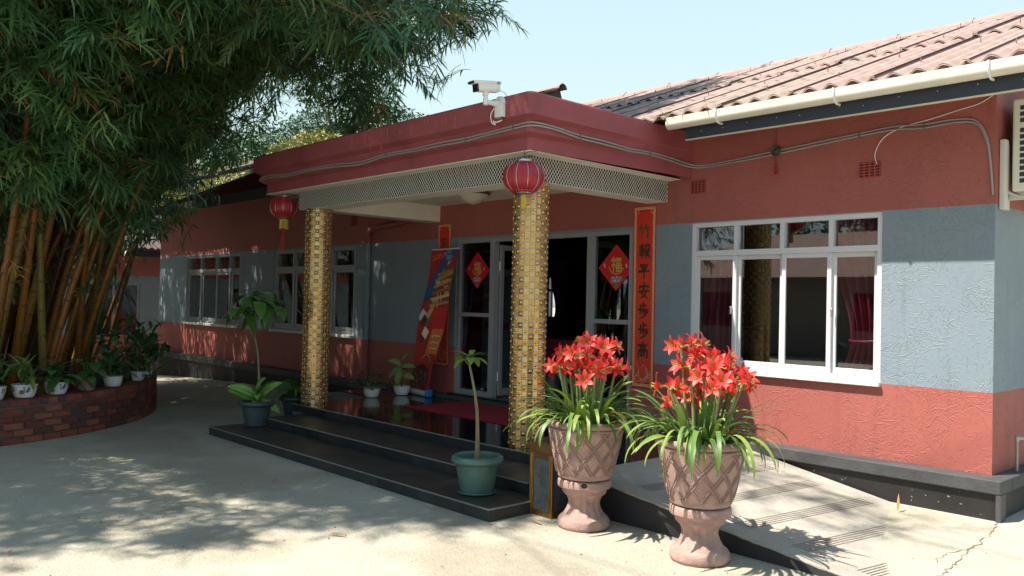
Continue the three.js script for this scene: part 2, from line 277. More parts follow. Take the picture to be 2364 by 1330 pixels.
{
  const w = slidingWindow(-5.06, -3.09, 0.97, 2.452, 2.138, [-5.06, -4.545, -4.045, -3.56, -3.09], mats.alu);
  part('sill', rb(-5.1, -3.085, 0.93, 0.972, ZW - 0.08, ZW + 0.045, 0.008), M(0.78, 0.76, 0.7, { map: mottle(1, 0.2, 6) }), w);
  part('latch', [rb(-3.55, -3.53, 1.52, 1.6, ZW - 0.02, ZW - 0.0, 0.005)], mats.steel, w);
  part('latch', [rb(-4.6, -4.58, 1.52, 1.6, ZW - 0.02, ZW - 0.0, 0.005)], mats.steel, w);
  for (const [x0, x1, xs] of [[-18.2, -15.6, [-18.2, -17.5, -16.75, -16.1, -15.6]], [-14.2, -11.47, [-14.2, -13.5, -12.85, -12.2, -11.47]]]) {
    const v = slidingWindow(x0, x1, 1.0, 2.43, 2.1, xs, mats.aluGrey, 0.055);
    part('sill', rb(x0 - 0.02, x1 + 0.02, 0.955, 1.002, ZW - 0.08, ZW + 0.06, 0.006), M(0.55, 0.55, 0.53), v);
  }
  const back = new THREE.Group(); back.name = 'window'; building.add(back);
  part('frame', [bx(-14.34, -14.3, 1.25, 2.2, ZBACK - 0.1, ZBACK - 0.04), bx(-14.06, -14.02, 1.25, 2.2, ZBACK - 0.1, ZBACK - 0.04), bx(-14.3, -14.06, 1.86, 1.92, ZBACK - 0.1, ZBACK - 0.04)], mats.alu, back);
}
{
  const door = new THREE.Group(); door.name = 'entrance_door'; building.add(door);
  const z0 = ZW - 0.1, z1 = ZW - 0.02, f = 0.05, y0 = 0.335, y1 = 2.43;
  part('frame', [bx(-8.92, -5.84, y1 - f, y1, z0, z1), bx(-8.92, -8.86, y0, y1 - f, z0, z1), bx(-5.9, -5.84, y0, y1 - f, z0, z1), bx(-8.24, -8.15, y0, y1 - f, z0, z1), bx(-6.53, -6.43, y0, y1 - f, z0, z1), bx(-8.86, -8.24, 1.385, 1.435, z0 + 0.01, z1 - 0.01), bx(-6.43, -5.9, 1.37, 1.42, z0 + 0.01, z1 - 0.01), bx(-8.86, -8.24, y0, y0 + 0.06, z0, z1), bx(-6.43, -5.9, y0, y0 + 0.06, z0, z1)], M(0.3, 0.31, 0.34, { roughness: 0.35 }), door);
  for (const [a, b, c, d] of [[-8.86, -8.24, 0.395, 1.385], [-8.86, -8.24, 1.435, y1 - f], [-6.43, -5.9, 0.395, 1.37], [-6.43, -5.9, 1.42, y1 - f]]) part('pane', bx(a, b, c, d, ZW - 0.063, ZW - 0.059), mats.glass, door);
  part('threshold', rb(-8.95, -5.8, 0.279, 0.336, ZW - 0.14, ZW + 0.09, 0.006), mats.granite, door);
  for (const [x, s] of [[-8.13, 1], [-6.55, -1]]) {  // the two leaves stand open into the hall
    const zz = ZW - 0.11, leaf = [bx(x - 0.02, x + 0.02, 0.36, 2.34, zz - 0.05, zz), bx(x - 0.02, x + 0.02, 0.36, 2.34, zz - 0.72, zz - 0.66), bx(x - 0.02, x + 0.02, 2.27, 2.34, zz - 0.66, zz - 0.05), bx(x - 0.02, x + 0.02, 0.36, 0.45, zz - 0.66, zz - 0.05)];
    part('leaf_frame', leaf, M(0.28, 0.28, 0.31, { roughness: 0.35 }), door);
    part('pane', bx(x - 0.003, x + 0.003, 0.45, 2.27, zz - 0.66, zz - 0.05), mats.glass, door);
    for (const y of [2.0, 0.55]) part('hinge', cyl(0.012, 0.012, 0.12, x, y, zz + 0.012, 8), mats.steel, door);
  }
}
// ventilation bricks: a plate with rows of sloping slots
const ventRed = M(0.36, 0.06, 0.05), ventShade = M(0.05, 0.015, 0.015);
function vent(x0, x1, y0, y1) {
  const v = new THREE.Group(); v.name = 'vent_brick'; building.add(v);
  part('slot_shade', bx(x0, x1, y0, y1, ZW, ZW + 0.004), ventShade, v);  // dark plate, the shade inside the slots put into its colour
  const g = [], n = 4, r = 5, w = (x1 - x0) / n, h = (y1 - y0) / r;
  for (let i = 0; i <= n; i++) g.push(bx(Math.max(x0, x0 + i * w - 0.007), Math.min(x1, x0 + i * w + 0.007), y0, y1, ZW + 0.004, ZW + 0.014));
  for (let j = 0; j <= r; j++) for (let i = 0; i < n; i++) g.push(uvBox(new THREE.BoxGeometry(w - 0.014, 0.009, 0.012).rotateX(0.6).translate(x0 + (i + 0.5) * w, y0 + j * h, ZW + 0.009)));
  part('grille', g, ventRed, v);
}
vent(-5.075, -4.9, 2.765, 2.89); vent(-3.3, -3.11, 2.765, 2.89); vent(-11.6, -11.44, 2.76, 2.93);
// roof of lapped corrugated sheets
const sheetMats = [0, 1, 2, 3].map((i) => M(0.35 + 0.03 * rnd(), 0.25 + 0.02 * rnd(), 0.225 + 0.02 * rnd(), { map: mottle([1, 1.6], 0.22, 5), roughness: 0.85 }));
function sheetGeo(L, w, n, amp) {  // width w with n corrugations, running up along +s = (0, sin, -cos)
  const k = n * 8, pos = [], nor = [], uv = [], idx = [];
  for (const [side, off] of [[0, 0.006], [1, -0.006]]) for (let j = 0; j <= 1; j++) for (let i = 0; i <= k; i++) { const x = -w / 2 + w * i / k, a = (i / 8) * 2 * PI, d = amp * 2 * PI / (w / n) * -Math.sin(a), l = Math.hypot(1, d) * (side ? -1 : 1); pos.push(x, amp * Math.cos(a) + off, -j * L); nor.push(-d / l, 1 / l, 0); uv.push(x, j * L); }
  const at = (s, j, i) => (s * 2 + j) * (k + 1) + i;
  for (let s = 0; s < 2; s++) for (let i = 0; i < k; i++) idx.push(...(s ? [at(s, 0, i), at(s, 1, i), at(s, 0, i + 1), at(s, 0, i + 1), at(s, 1, i), at(s, 1, i + 1)] : [at(s, 0, i), at(s, 0, i + 1), at(s, 1, i), at(s, 0, i + 1), at(s, 1, i + 1), at(s, 1, i)]));
  for (let i = 0; i < k; i++) idx.push(at(0, 0, i), at(0, 0, i + 1), at(1, 0, i), at(1, 0, i), at(0, 0, i + 1), at(1, 0, i + 1));
  const g = new THREE.BufferGeometry(); g.setAttribute('position', new THREE.Float32BufferAttribute(pos, 3)); g.setAttribute('normal', new THREE.Float32BufferAttribute(nor, 3)); g.setAttribute('uv', new THREE.Float32BufferAttribute(uv, 2)); g.setIndex(idx); return g;
}
const PITCH = Math.atan(0.374), EZ = -6.6, EY = 3.432;
const sheetA = sheetGeo(2.65, 0.74, 4, 0.025), sheetB = sheetGeo(2.3, 0.74, 4, 0.025), boltG = new THREE.CylinderGeometry(0.0045, 0.0055, 0.05, 5).translate(0, 0.02, 0), boltM = M(0.2, 0.14, 0.11), capM = M(0.37, 0.26, 0.235, { map: mottle(1, 0.3, 5) });
function roofSlope(x0, x1, lift, bolts) {
  const roof = new THREE.Group(); roof.name = 'roof'; building.add(roof);
  const up = (s) => [EY + lift + s * Math.sin(PITCH), EZ - s * Math.cos(PITCH)], n = Math.round((x1 - x0) / 0.7);
  for (let i = 0; i < n; i++) for (const [g, s, dy] of [[sheetA, 0, 0], [sheetB, 2.5, 0.03]]) {
    const [y, z] = up(s + rnd(-0.012, 0.012)), m = part('roof_sheet', g, sheetMats[Math.floor(rnd(4))], roof);
    m.position.set(x0 + 0.35 + i * 0.7, y + dy + (i % 2) * 0.005 - 0.002, z); m.rotation.set(PITCH, 0, rnd(-0.002, 0.002));
  }
  if (bolts) for (let i = 0; i < n; i++) for (const [s, o] of [[0.55, 0.18], [1.45, 0.36], [2.42, 0], [2.62, 0.36], [3.6, 0.18], [4.25, 0.0]]) { const [y, z] = up(s), m = part('roof_bolt', boltG, boltM, roof); m.position.set(x0 + i * 0.7 + o, y + 0.03 + (s > 2.5 ? 0.03 : 0), z); }
  const [ry, rz] = up(4.66);
  for (let x = x0; x < x1; x += 0.9) {
    const c = part('ridge_cap', [new THREE.CylinderGeometry(0.095, 0.1, 0.95, 12, 1, true, PI - 1.5, 3).rotateX(PI / 2).rotateY(PI / 2), new THREE.CylinderGeometry(0.108, 0.108, 0.05, 12, 1, true, PI - 1.5, 3).rotateX(PI / 2).rotateY(PI / 2).translate(0.46, 0, 0), new THREE.BoxGeometry(0.95, 0.012, 0.26).rotateX(PITCH).translate(0, -0.04, 0.24)], capM, roof);
    c.position.set(x + 0.45, ry + 0.0, rz);
  }
  part('rear_slope', bx(x0, x1, -0.01, 0.01, -5.2, 0).rotateX(-PITCH).translate(0, ry, rz), sheetMats[0], roof);
  return [ry, rz];
}
{
  const [ry, rz] = roofSlope(-9.9, -1.5, 0, true);
  const [ry2, rz2] = roofSlope(-20.4, -10.9, 0.42, false);
  const tri = (x, y, top, z) => { const s = new THREE.Shape([new THREE.Vector2(-ZW - 0.1, y), new THREE.Vector2(-ZBACK, y), new THREE.Vector2(-z, top)]); return uvBox(new THREE.ExtrudeGeometry(s, { depth: 0.2, bevelEnabled: false }).rotateY(PI / 2).translate(x, 0, 0)); };
  part('gable', tri(XR - 0.2, 3.6, ry - 0.1, rz), mats.red, building); part('gable', tri(XL, 3.6, ry2 - 0.1, rz2), mats.red, building);
  part('gable', tri(-10.95, 3.7, ry2 - 0.08, rz2), M(0.03, 0.028, 0.03), building, 'dark gable end of the higher roof');
  part('barge_board', bx(-10.6, -10.54, -0.16, -0.02, 0, 4.6).rotateX(PITCH).translate(0, ry2, rz2), M(0.05, 0.03, 0.03), building);
}
part('fascia_board', bx(-4.75, -1.5, 3.205, 3.335, -6.735, -6.705), mats.fascia, building);
part('fascia_edge', bx(-4.75, -1.5, 3.196, 3.2045, -6.738, -6.704), M(0.6, 0.52, 0.4), building);
part('fascia_board', bx(-20.6, -10.3, 3.3, 3.48, -6.735, -6.705), M(0.03, 0.028, 0.03), building);
{ const g = [], s = new THREE.SphereGeometry(0.004, 6, 4); for (let x = -4.6; x < -1.6; x += 0.27) g.push(uvBox(s.clone().translate(x + rnd(-0.05, 0.05), 3.27 + rnd(-0.02, 0.02), -6.705))); stuff(part('fascia_screws', g, mats.whitePaint, building)); }
{
  const gut = new THREE.Group(); gut.name = 'gutter'; building.add(gut);
  const s = new THREE.Shape(); s.moveTo(-0.055, 0.055); s.lineTo(-0.055, 0); s.absarc(0, 0, 0.055, PI, 2 * PI, false); s.lineTo(0.055, 0.052); s.lineTo(0.062, 0.058); s.lineTo(0.046, 0.058); s.lineTo(0.048, 0); s.absarc(0, 0, 0.048, 2 * PI, PI, true); s.lineTo(-0.048, 0.055);
  const g = uvBox(new THREE.ExtrudeGeometry(s, { depth: 3.4, bevelEnabled: false, curveSegments: 10 }).rotateY(PI / 2).translate(-4.9, 3.362, -6.645)); g.computeVertexNormals();
  part('channel', g, mats.gutter, gut);
  part('end_cap', uvBox(new THREE.CylinderGeometry(0.056, 0.056, 0.012, 14).rotateZ(PI / 2).translate(-4.9, 3.362, -6.645)), mats.gutter, gut);
  for (const x of [-4.34, -3.21, -2.05]) part('bracket', tube([[x, 3.42, -6.583], [x, 3.36, -6.585], [x, 3.315, -6.61], [x, 3.3, -6.65], [x, 3.3, -6.7]], 0.011, 14, 6), mats.whitePaint, gut);
}
{ // dry leaves caught along the gutter by the canopy
  const g = []; for (let i = 0; i < 60; i++) { const b = blade(rnd(0.05, 0.13), 0.012, { n: 2, a0: rnd(-0.2, 0.7), bend: 0.5 }).rotateY(rnd(6.28)).translate(-4.95 + rnd() * rnd() * 0.9, 3.43, -6.66 + rnd(-0.05, 0.08)); g.push(b); }
  stuff(tag(part('gutter_litter', g, M(0.42, 0.25, 0.11)), 'dry brown leaf litter lying in the gutter beside the red canopy', 'leaf litter'));
}
{ // downpipe at the left of the porch, painted with the wall, turning in under the beam
  const d = new THREE.Group(); d.name = 'downpipe'; building.add(d);
  part('lower_pipe', [cyl(0.045, 0.045, 0.63, -11.02, 0.33, ZW + 0.06, 12)], mats.redSmooth, d);
  part('middle_pipe', [cyl(0.045, 0.045, 1.5, -11.02, 0.96, ZW + 0.06, 12), cyl(0.055, 0.055, 0.05, -11.02, 1.0, ZW + 0.06, 12)], M(0.17, 0.23, 0.26), d);
  part('upper_pipe', tube([[-11.02, 2.46, ZW + 0.06], [-11.02, 2.6, ZW + 0.06], [-10.95, 2.66, ZW + 0.06], [-10.7, 2.69, ZW + 0.07], [-9.95, 2.76, ZW + 0.07], [-9.82, 2.8, ZW + 0.07], [-9.8, 2.92, ZW + 0.07]], 0.045, 30, 10), mats.redSmooth, d);
}

// ------------------------------------------------------------------ canopy, frieze, columns
{
  const canopy = new THREE.Group(); canopy.name = 'canopy'; building.add(canopy);
  const ring = (i) => { const r = 0.05, fr = [-5.08 - i, -4.924 - i], fl = [-10.28 + i, -4.924 - i], o = [[-5.08, ZW + 0.001], [-5.08 - i * 0.5, -6.4]]; for (let k = 0; k <= 5; k++) { const a = (k / 5) * PI / 2; o.push([fr[0] - r + r * Math.cos(a), fr[1] - r + r * Math.sin(a)]); } for (let k = 0; k <= 5; k++) { const a = PI / 2 + (k / 5) * PI / 2; o.push([fl[0] + r + r * Math.cos(a), fl[1] - r + r * Math.sin(a)]); } o.push([-10.28 + i, ZW + 0.001]); return o; };
  const prof = [[2.93, 0.136], [3.045, 0.136], [3.075, 0.075], [3.175, 0.07], [3.21, 0.0], [3.385, 0.0], [3.405, 0.012], [3.408, 0.06]], pos = [], uv = [], idx = [];
  const n = ring(0).length;
  prof.forEach(([y, i], k) => ring(i).forEach(([x, z], q) => { pos.push(x, y, z); uv.push(x + z, y); if (k && q) { const a = k * n + q; idx.push(a - n - 1, a - n, a - 1, a - 1, a - n, a); } }));
  const g0 = new THREE.BufferGeometry(); g0.setAttribute('position', new THREE.Float32BufferAttribute(pos, 3)); g0.setAttribute('uv', new THREE.Float32BufferAttribute(uv, 2)); g0.setIndex(idx); const g = g0.toNonIndexed(); g.computeVertexNormals();
  part('canopy_edge', g, mats.redSmooth, canopy, 'stepped brick-red canopy edge with pale streaks');
  part('canopy_top', bx(-10.22, -5.14, 3.3, 3.395, ZW, -4.98), mats.redSmooth, canopy);
  part('soffit', bx(-10.14, -5.218, 2.922, 2.9295, ZW, -5.063), mats.white, canopy);
  part('beam', [bx(-9.57, -5.38, 2.7, 2.922, -5.5, -5.23), bx(-5.65, -5.38, 2.7, 2.922, ZW, -5.5), bx(-9.57, -9.3, 2.7, 2.922, ZW, -5.5)], mats.white, canopy);
  { // faint paler red streaks running down the top tier
    const gg = []; for (let i = 0; i < 26; i++) { const x = rnd(-7.9, -5.15), h = rnd(0.03, 0.15), w = rnd(0.004, 0.014), y = rnd(3.3, 3.38); gg.push(uvBox(new THREE.PlaneGeometry(w, h).translate(x, y - h / 2, -4.9225))); }
    stuff(part('pale_streaks', gg, M(0.46, 0.14, 0.11, { roughness: 0.8 }), canopy));
  }
  const lg = [], dg = [], w = 0.0186, h = 0.0244, t = new THREE.BoxGeometry(w - 0.0022, h - 0.0022, 0.006);
  const face = (n0, f) => { for (let r = 0; r < 9; r++) for (let c = 0; c < n0; c++) { const q = t.clone().translate((c + 0.5) * w + (r % 2) * 0.0, 2.702 + (r + 0.5) * h, 0.0); f(q); ((r + c) % 2 ? lg : dg).push(q); } };
  face(225, (q) => q.translate(-9.568, 0, -5.2275)); face(110, (q) => q.rotateY(PI / 2).translate(-5.3775, 0, -5.233)); face(110, (q) => q.rotateY(-PI / 2).translate(-9.5725, 0, -5.235 - 110 * w));
  stuff(part('light_mosaic', lg, M(0.56, 0.57, 0.52, { roughness: 0.3 }), canopy, 'pale glass mosaic tiles of the frieze'));
  stuff(part('dark_mosaic', dg, M(0.025, 0.008, 0.009, { roughness: 0.2 }), canopy, 'dark maroon glass mosaic tiles of the frieze'));
}
const gold = [[0.78, 0.6, 0.34], [0.73, 0.55, 0.3], [0.68, 0.5, 0.26], [0.8, 0.63, 0.38]].map((c, i) => M(...c, { metalness: 0.95, roughness: [0.34, 0.3, 0.28, 0.4][i], map: mottle(1, 0.2, 5) })), goldDome = M(0.74, 0.44, 0.13, { metalness: 1, roughness: 0.1 });
{
  const R = 0.157, nA = 20, nR = 47, hT = 2.42 / nR, wT = 2 * PI * (R - 0.002) / nA, flat = uvBox(new RoundedBoxGeometry(wT - 0.004, hT - 0.004, 0.008, 1, 0.002)), fl = flat.clone().translate(0, 0, R), dome = join([new RoundedBoxGeometry(wT - 0.004, hT - 0.004, 0.006, 1, 0.002), new THREE.SphereGeometry(0.0185, 12, 5, 0, 2 * PI, 0, PI / 2).rotateX(PI / 2).scale(1, 1, 0.62).translate(0, 0, 0.003)]).translate(0, 0, R);
  for (const [cx, cz, lab] of [[-5.5, -5.37, 'gold mosaic column at the near corner of the porch'], [-9.31, -5.37, 'gold mosaic column at the far corner of the porch']]) {
    const col = new THREE.Group(); col.name = 'column'; col.position.set(cx, 0.28, cz); col.userData.label = lab; building.add(col);
    part('core', cyl(R - 0.002, R - 0.002, 2.42, 0, 0, 0, 40), M(0.55, 0.52, 0.46, { roughness: 0.6 }), col);
    const face = Math.atan2(-cx, -cz), rest = { f: [], d: [] }, list = [];
    for (let r = 0; r < nR; r++) for (let c = 0; c < nA; c++) { const a = (c / nA) * 2 * PI, d = Math.abs(Math.atan2(Math.sin(a - face), Math.cos(a - face))); list.push([d, r, c, a]); }
    list.sort((p, q) => p[0] - q[0]);
    let nf = 0, nd = 0;
    for (const [d, r, c, a] of list) {
      const isD = (r + c) % 2 === 0, y = (r + 0.5) * hT;
      if (d < 1.75 && (isD ? nd : nf) < 300) { const m = part(isD ? 'studded_tile' : 'mosaic_tile', isD ? dome : fl, isD ? goldDome : gold[Math.floor(rnd(4))], col); m.position.y = y; m.rotation.set(0, a, 0); if (isD) nd++; else nf++; }
      else rest[isD ? 'd' : 'f'].push((isD ? dome : fl).clone().rotateY(a).translate(0, y, 0));
    }
    stuff(part('rear_mosaic_tiles', rest.f.map(uvBox), gold[1], col)); stuff(part('rear_studded_tiles', rest.d.map(uvBox), goldDome, col));
  }
}
{ // ceiling light
  const c = [-7.62, 2.9, -6.46], l = thing('ceiling_light', 'frosted bowl ceiling light with a dark metal rim under the porch', 'ceiling light', c); l.scale.setScalar(1.2);
  part('bowl', lathe([[0.001, -0.125], [0.02, -0.122], [0.07, -0.11], [0.12, -0.075], [0.155, -0.03], [0.16, -0.015]]), M(0.62, 0.57, 0.44, { roughness: 0.4 }), l);
  part('rim', lathe([[0.15, -0.022], [0.168, -0.03], [0.178, -0.012], [0.175, 0], [0.1, 0]]), M(0.14, 0.09, 0.07, { roughness: 0.5, metalness: 0.4 }), l);
  part('finial', lathe([[0.001, -0.15], [0.008, -0.145], [0.012, -0.135], [0.007, -0.125], [0.016, -0.121]], 12), M(0.14, 0.09, 0.07), l);
}

// ------------------------------------------------------------------ porch steps
{
  const st = thing('porch_steps', 'black tiled porch platform with two broad steps down to the yard', 'steps', [0, 0, 0]);
  const levels = [[-9.34, -4.505, -4.04, 0.0, 0.093], [-9.08, -4.66, -4.58, 0.093, 0.187], [-9.43, -4.4, -5.12, 0.187, 0.28]];
  part('core', [bx(-9.33, -4.515, -0.05, 0.08, -7.06, -4.052), bx(-9.07, -4.67, 0.08, 0.174, -7.06, -4.592), bx(-9.42, -4.42, -0.05, 0.267, -7.06, -5.132), bx(-10.3, -9.42, -0.05, 0.267, -7.06, -6.0)], mats.grout, st);
  const tm = [mats.riser, mats.riser2, mats.riser];
  levels.forEach(([x0, x1, zf, y0, y1], k) => {
    const zb = k < 2 ? levels[k + 1][2] : null, edge = -4.8 + [0, 0.33, 0.12][k];
    for (let x = edge + 0.56 * 2; x > x0 - 0.56; x -= 0.56) {
      const a = Math.max(x0, x - 0.56), b = Math.min(x1, x); if (b - a < 0.03) continue;
      part('riser_tile', rb(a + 0.002, b - 0.002, y0 + 0.001, y1 - 0.012, zf - 0.012, zf - rnd(0, 0.0015), 0.002), pick(tm), st);
      if (zb !== null) part('tread_tile', rb(a + 0.002, b - 0.002, y1 - 0.013, y1 - rnd(0, 0.001), zb - 0.01, zf - 0.012, 0.002), mats.tread, st);
    }
    part('nosing', rb(x0, x1, y1 - 0.011, y1 + 0.0008, zf - 0.0115, zf + 0.003, 0.004), mats.nosing, st);
    if (k < 2) { part('end_tile', rb(x1 - 0.012, x1, y0 + 0.001, y1 - 0.012, zb - 0.3, zf - 0.013, 0.002), mats.riser2, st); part('nosing', rb(x1 - 0.011, x1 + 0.003, y1 - 0.011, y1 + 0.0008, zb, zf - 0.012, 0.004), mats.nosing, st); }
    part('end_tile', rb(x0, x0 + 0.01, y0 + 0.001, y1 - 0.012, (zb ?? -5.7) - 0.3, zf - 0.013, 0.002), mats.riser, st);
  });
  for (let i = 0; i < 10; i++) for (let j = 0; j < 4; j++) { // polished platform tiles
    const xe = -4.4 - i * 0.6, ze = -5.132 - j * 0.6; if (i === 9 && j < 2) continue;
    const a = Math.max(xe - 0.6, j < 2 ? -9.42 : -10.3), b = xe; if (b - a < 0.03) continue;
    part('floor_tile', bx(a + 0.001, b - 0.001, 0.266, 0.28 - rnd(0, 0.0004), Math.max(ze - 0.6, -7.07) + 0.001, ze - 0.001), i % 2 ? mats.granite2 : mats.granite, st);
  }
}
// ------------------------------------------------------------------ things fixed to the building
const lanternRed = M(0.42, 0.02, 0.035, { roughness: 0.42, transmission: 0.18, thickness: 0 }), silver = M(0.62, 0.62, 0.64, { metalness: 0.9, roughness: 0.3 }), tassel = M(0.55, 0.42, 0.06, { roughness: 0.7 });
function lantern(label, pos, tasselLen, showTassel) {
  const l = thing('red_lantern', label, 'lantern', pos, 0, 'red lanterns hanging under the canopy');
  const pts = []; for (let i = 0; i <= 20; i++) { const a = -1.2 + (i / 20) * 2.4; pts.push([0.187 * Math.pow(Math.cos(a), 0.8), 0.135 * Math.sin(a) / 0.93]); }
  const g = lathe(pts, 96), p = g.attributes.position;
  for (let i = 0; i < p.count; i++) { const a = Math.atan2(p.getZ(i), p.getX(i)), k = 1 - 0.035 * Math.pow(Math.abs(Math.cos(a * 11)), 6); p.setX(i, p.getX(i) * k); p.setZ(i, p.getZ(i) * k); }
  g.computeVertexNormals();
  part('globe', g, lanternRed, l);
  for (let k = 0; k < 22; k++) { const a = ((k + 0.0) / 22) * 2 * PI; part('rib', tube(pts.slice(2, 19).map(([r, y]) => [Math.cos(a) * r * 0.972, y, Math.sin(a) * r * 0.972]), 0.0027, 18, 5), k % 2 ? lanternRed : silver, l); }
  part('top_cap', lathe([[0.001, 0.165], [0.062, 0.165], [0.066, 0.15], [0.072, 0.128], [0.05, 0.12]], 24), silver, l);
  const lace = []; for (let k = 0; k < 28; k++) { const a = (k / 28) * 2 * PI; lace.push(new THREE.TorusGeometry(0.012, 0.003, 5, 9).rotateY(-a + PI / 2).translate(Math.cos(a) * 0.112, -0.11, Math.sin(a) * 0.112)); }
  part('lace_trim', [...lace, lathe([[0.118, -0.1], [0.11, -0.118], [0.075, -0.13]], 28)], silver, l);
  part('bottom_cap', lathe([[0.075, -0.126], [0.066, -0.155], [0.001, -0.158]], 24), silver, l);
  part('hanging_wire', [rod([0, 0.165, 0], [0, 0.235, 0], 0.003), tube([[0, 0.2, 0], [0.03, 0.225, -0.02], [0.09, 0.23, -0.07]], 0.003, 10, 4)], M(0.1, 0.05, 0.04), l);
  const t = []; const n = 40; for (let k = 0; k < n; k++) { const a = (k / n) * 2 * PI, r = showTassel ? 0.052 : 0.02; t.push(rod([Math.cos(a) * r, -0.155, Math.sin(a) * r], [Math.cos(a) * (r + 0.004), -0.155 - tasselLen + rnd(-0.008, 0.008), Math.sin(a) * (r + 0.004)], 0.0042, 4)); }
  part('fringe', t, tassel, l);
  if (showTassel) { const s = []; for (let k = 0; k < 12; k++) s.push(rod([rnd(-0.012, 0.012), -0.155, rnd(-0.012, 0.012)], [rnd(-0.02, 0.02), -0.48 - rnd(0.12), rnd(-0.02, 0.02)], 0.004, 4)); part('tassel', s, M(0.36, 0.04, 0.03), l); }
  return l;
}
lantern('large red lantern hanging in front of the near gold column', [-5.238, 2.682, -5.02], 0.11, false);
lantern('red lantern with yellow fringe hanging left of the far gold column', [-9.86, 2.746, -5.18], 0.12, true);

// brush strokes of the characters on a 10 x 10 grid
const STROKES = {
  zhu: '2,1 1,4|1,3.2 4.5,3|2.8,3 2.8,9.5|6.3,1 5.4,4|5.5,3 9.5,2.8|7.6,2.8 7.6,9 6.8,8.6',
  bao: '1,2.2 4.8,2|2.8,.8 2.8,9.5|1,4 4.8,3.8|1.6,4.6 2.2,5.4|4,4.4 3.4,5.4|.8,6 5,5.8|1.2,7.6 4.6,7.4|6,1.4 6,9.5|6,1.5 9,1.4 8.8,3.8 7.8,3.6|6.2,5 8.8,4.8 6,9.2|6.8,6 9.6,9.4',
  ping: '1.8,1.6 8.2,1.4|3,2.8 3.8,4.4|7,2.6 6,4.4|.8,5.4 9.2,5.2|5,1.5 5,9.8',
  an: '5,.4 5.2,1.6|1.4,2.4 1.2,3.8|1.4,2.4 8.8,2.2 8.2,3.6|4.6,3.4 3,7 7.8,9.6|6.8,4.8 5.6,7.8 2,9.6|.8,5.6 9.2,5.2',
  bu: '4.8,.5 4.8,4|4.8,2 7.5,1.8|2.6,2 2.6,4.2|1,4.4 9,4.2|4.9,4.6 4.9,7 4.3,6.8|3,5.4 1.8,7|6.6,5.2 7.6,6.4|8.4,5.6 5.5,8.6 2,9.9',
  gao: '5,.3 5.2,1.3|1,1.8 9,1.6|3.2,2.6 3.2,4.2|3.2,2.6 6.8,2.5 6.8,4.2|3.2,4.2 6.8,4.1|1.4,5.2 1.4,9.8|1.4,5.2 8.6,5 8.6,9.4 7.8,9|3.4,6.4 3.4,8.4|3.4,6.4 6.4,6.3 6.4,8.2|3.4,8.2 6.4,8',
  hua: '1,2 9,1.8|3.4,.8 3.6,3.2|6.6,.7 6.3,3.2|3.8,3.8 1.2,7|2.8,5.6 2.8,9.8|8,4.4 5.2,6.8|5,3.8 5,8.6 6,9.4 9,9.2 9,7.8',
  fu: '2.4,.6 3,1.6|1,2.4 4.2,2.2 1,6|2.6,4.4 2.6,9.8|3.2,5 4.2,6.2|5,1.4 9.2,1.2|5.6,2.4 5.6,4.4|5.6,2.4 8.6,2.3 8.5,4.4|5.6,4.4 8.5,4.3|5.2,5.6 5.2,9.6|5.2,5.6 9.2,5.4 9.2,9.6|7.2,5.5 7.2,9.4|5.2,7.5 9.2,7.4|5.2,9.5 9.2,9.4',
};
function glyph(x, name, px, py, w, h, lw, c) {
  x.strokeStyle = c; x.lineCap = 'round'; x.lineJoin = 'round';
  for (const s of STROKES[name].split('|')) {
    const p = s.split(' ').map((q) => q.split(',').map(Number)), P = (q) => [px + q[0] * w / 10, py + q[1] * h / 10];
    for (let i = 1; i < p.length; i++) for (let k = 0; k < 6; k++) { const a = P([mix(p[i - 1][0], p[i][0], k / 6), mix(p[i - 1][1], p[i][1], k / 6)]), b = P([mix(p[i - 1][0], p[i][0], (k + 1) / 6), mix(p[i - 1][1], p[i][1], (k + 1) / 6)]); x.lineWidth = lw * (1.15 - 0.55 * ((i - 1 + k / 6) / (p.length - 1))); x.beginPath(); x.moveTo(...a); x.lineTo(...b); x.stroke(); }
  }
}
function couplet(chars, seedK) {
  return canvasTex(192, 1260, (x, w, h) => {
    const gr = x.createLinearGradient(0, 0, 0, h); x.fillStyle = '#c2181e'; x.fillRect(0, 0, w, h);
    x.fillStyle = '#cf3020'; x.fillRect(22, 40, w - 44, h - 80);
    x.fillStyle = 'rgba(214,66,24,0.55)'; x.fillRect(22, 420, w - 44, h - 460);
    // gold foil key-pattern border
    x.strokeStyle = '#d8bd86'; x.lineWidth = 4;
    const key = (cx, cy) => { x.strokeRect(cx - 7 + rnd(-1, 1), cy - 8, 14, 14); x.beginPath(); x.moveTo(cx - 7, cy + 3); x.lineTo(cx + 2, cy + 3); x.lineTo(cx + 2, cy - 3); x.stroke(); };
    for (let y = 18; y < h - 10; y += 20) { key(16, y); key(w - 16, y); }
    for (let k = 34; k < w - 24; k += 20) { key(k, 16); key(k, h - 16); }
    for (const [a, b] of [[28, 36], [w - 28, 36]]) { x.beginPath(); x.arc(a, b, 16, 0, 7); x.stroke(); }
    const n = 7; chars.forEach((c, i) => { if (c) glyph(x, c, 46 + (i % 2) * 3, 118 + i * 138, 100, 112, 15, i === 0 ? '#5a4318' : '#3a2a14'); });
    // silver outline peony at the foot
    x.strokeStyle = '#b9a892'; x.lineWidth = 3; for (let k = 0; k < 26; k++) { const a = rnd(6.28), r = rnd(10, 62), X = 96 + Math.cos(a) * r, Y = 1168 + Math.sin(a) * r * 0.85; x.beginPath(); x.arc(X, Y, rnd(8, 22), rnd(6), rnd(6) + 2.6); x.stroke(); }
    x.beginPath(); x.moveTo(96, 1230); x.quadraticCurveTo(60, 1150, 40, 1080); x.stroke(); x.fillStyle = '#c9432b'; x.beginPath(); x.ellipse(96, 1160, 28, 36, 0, 0, 7); x.fill();
  });
}
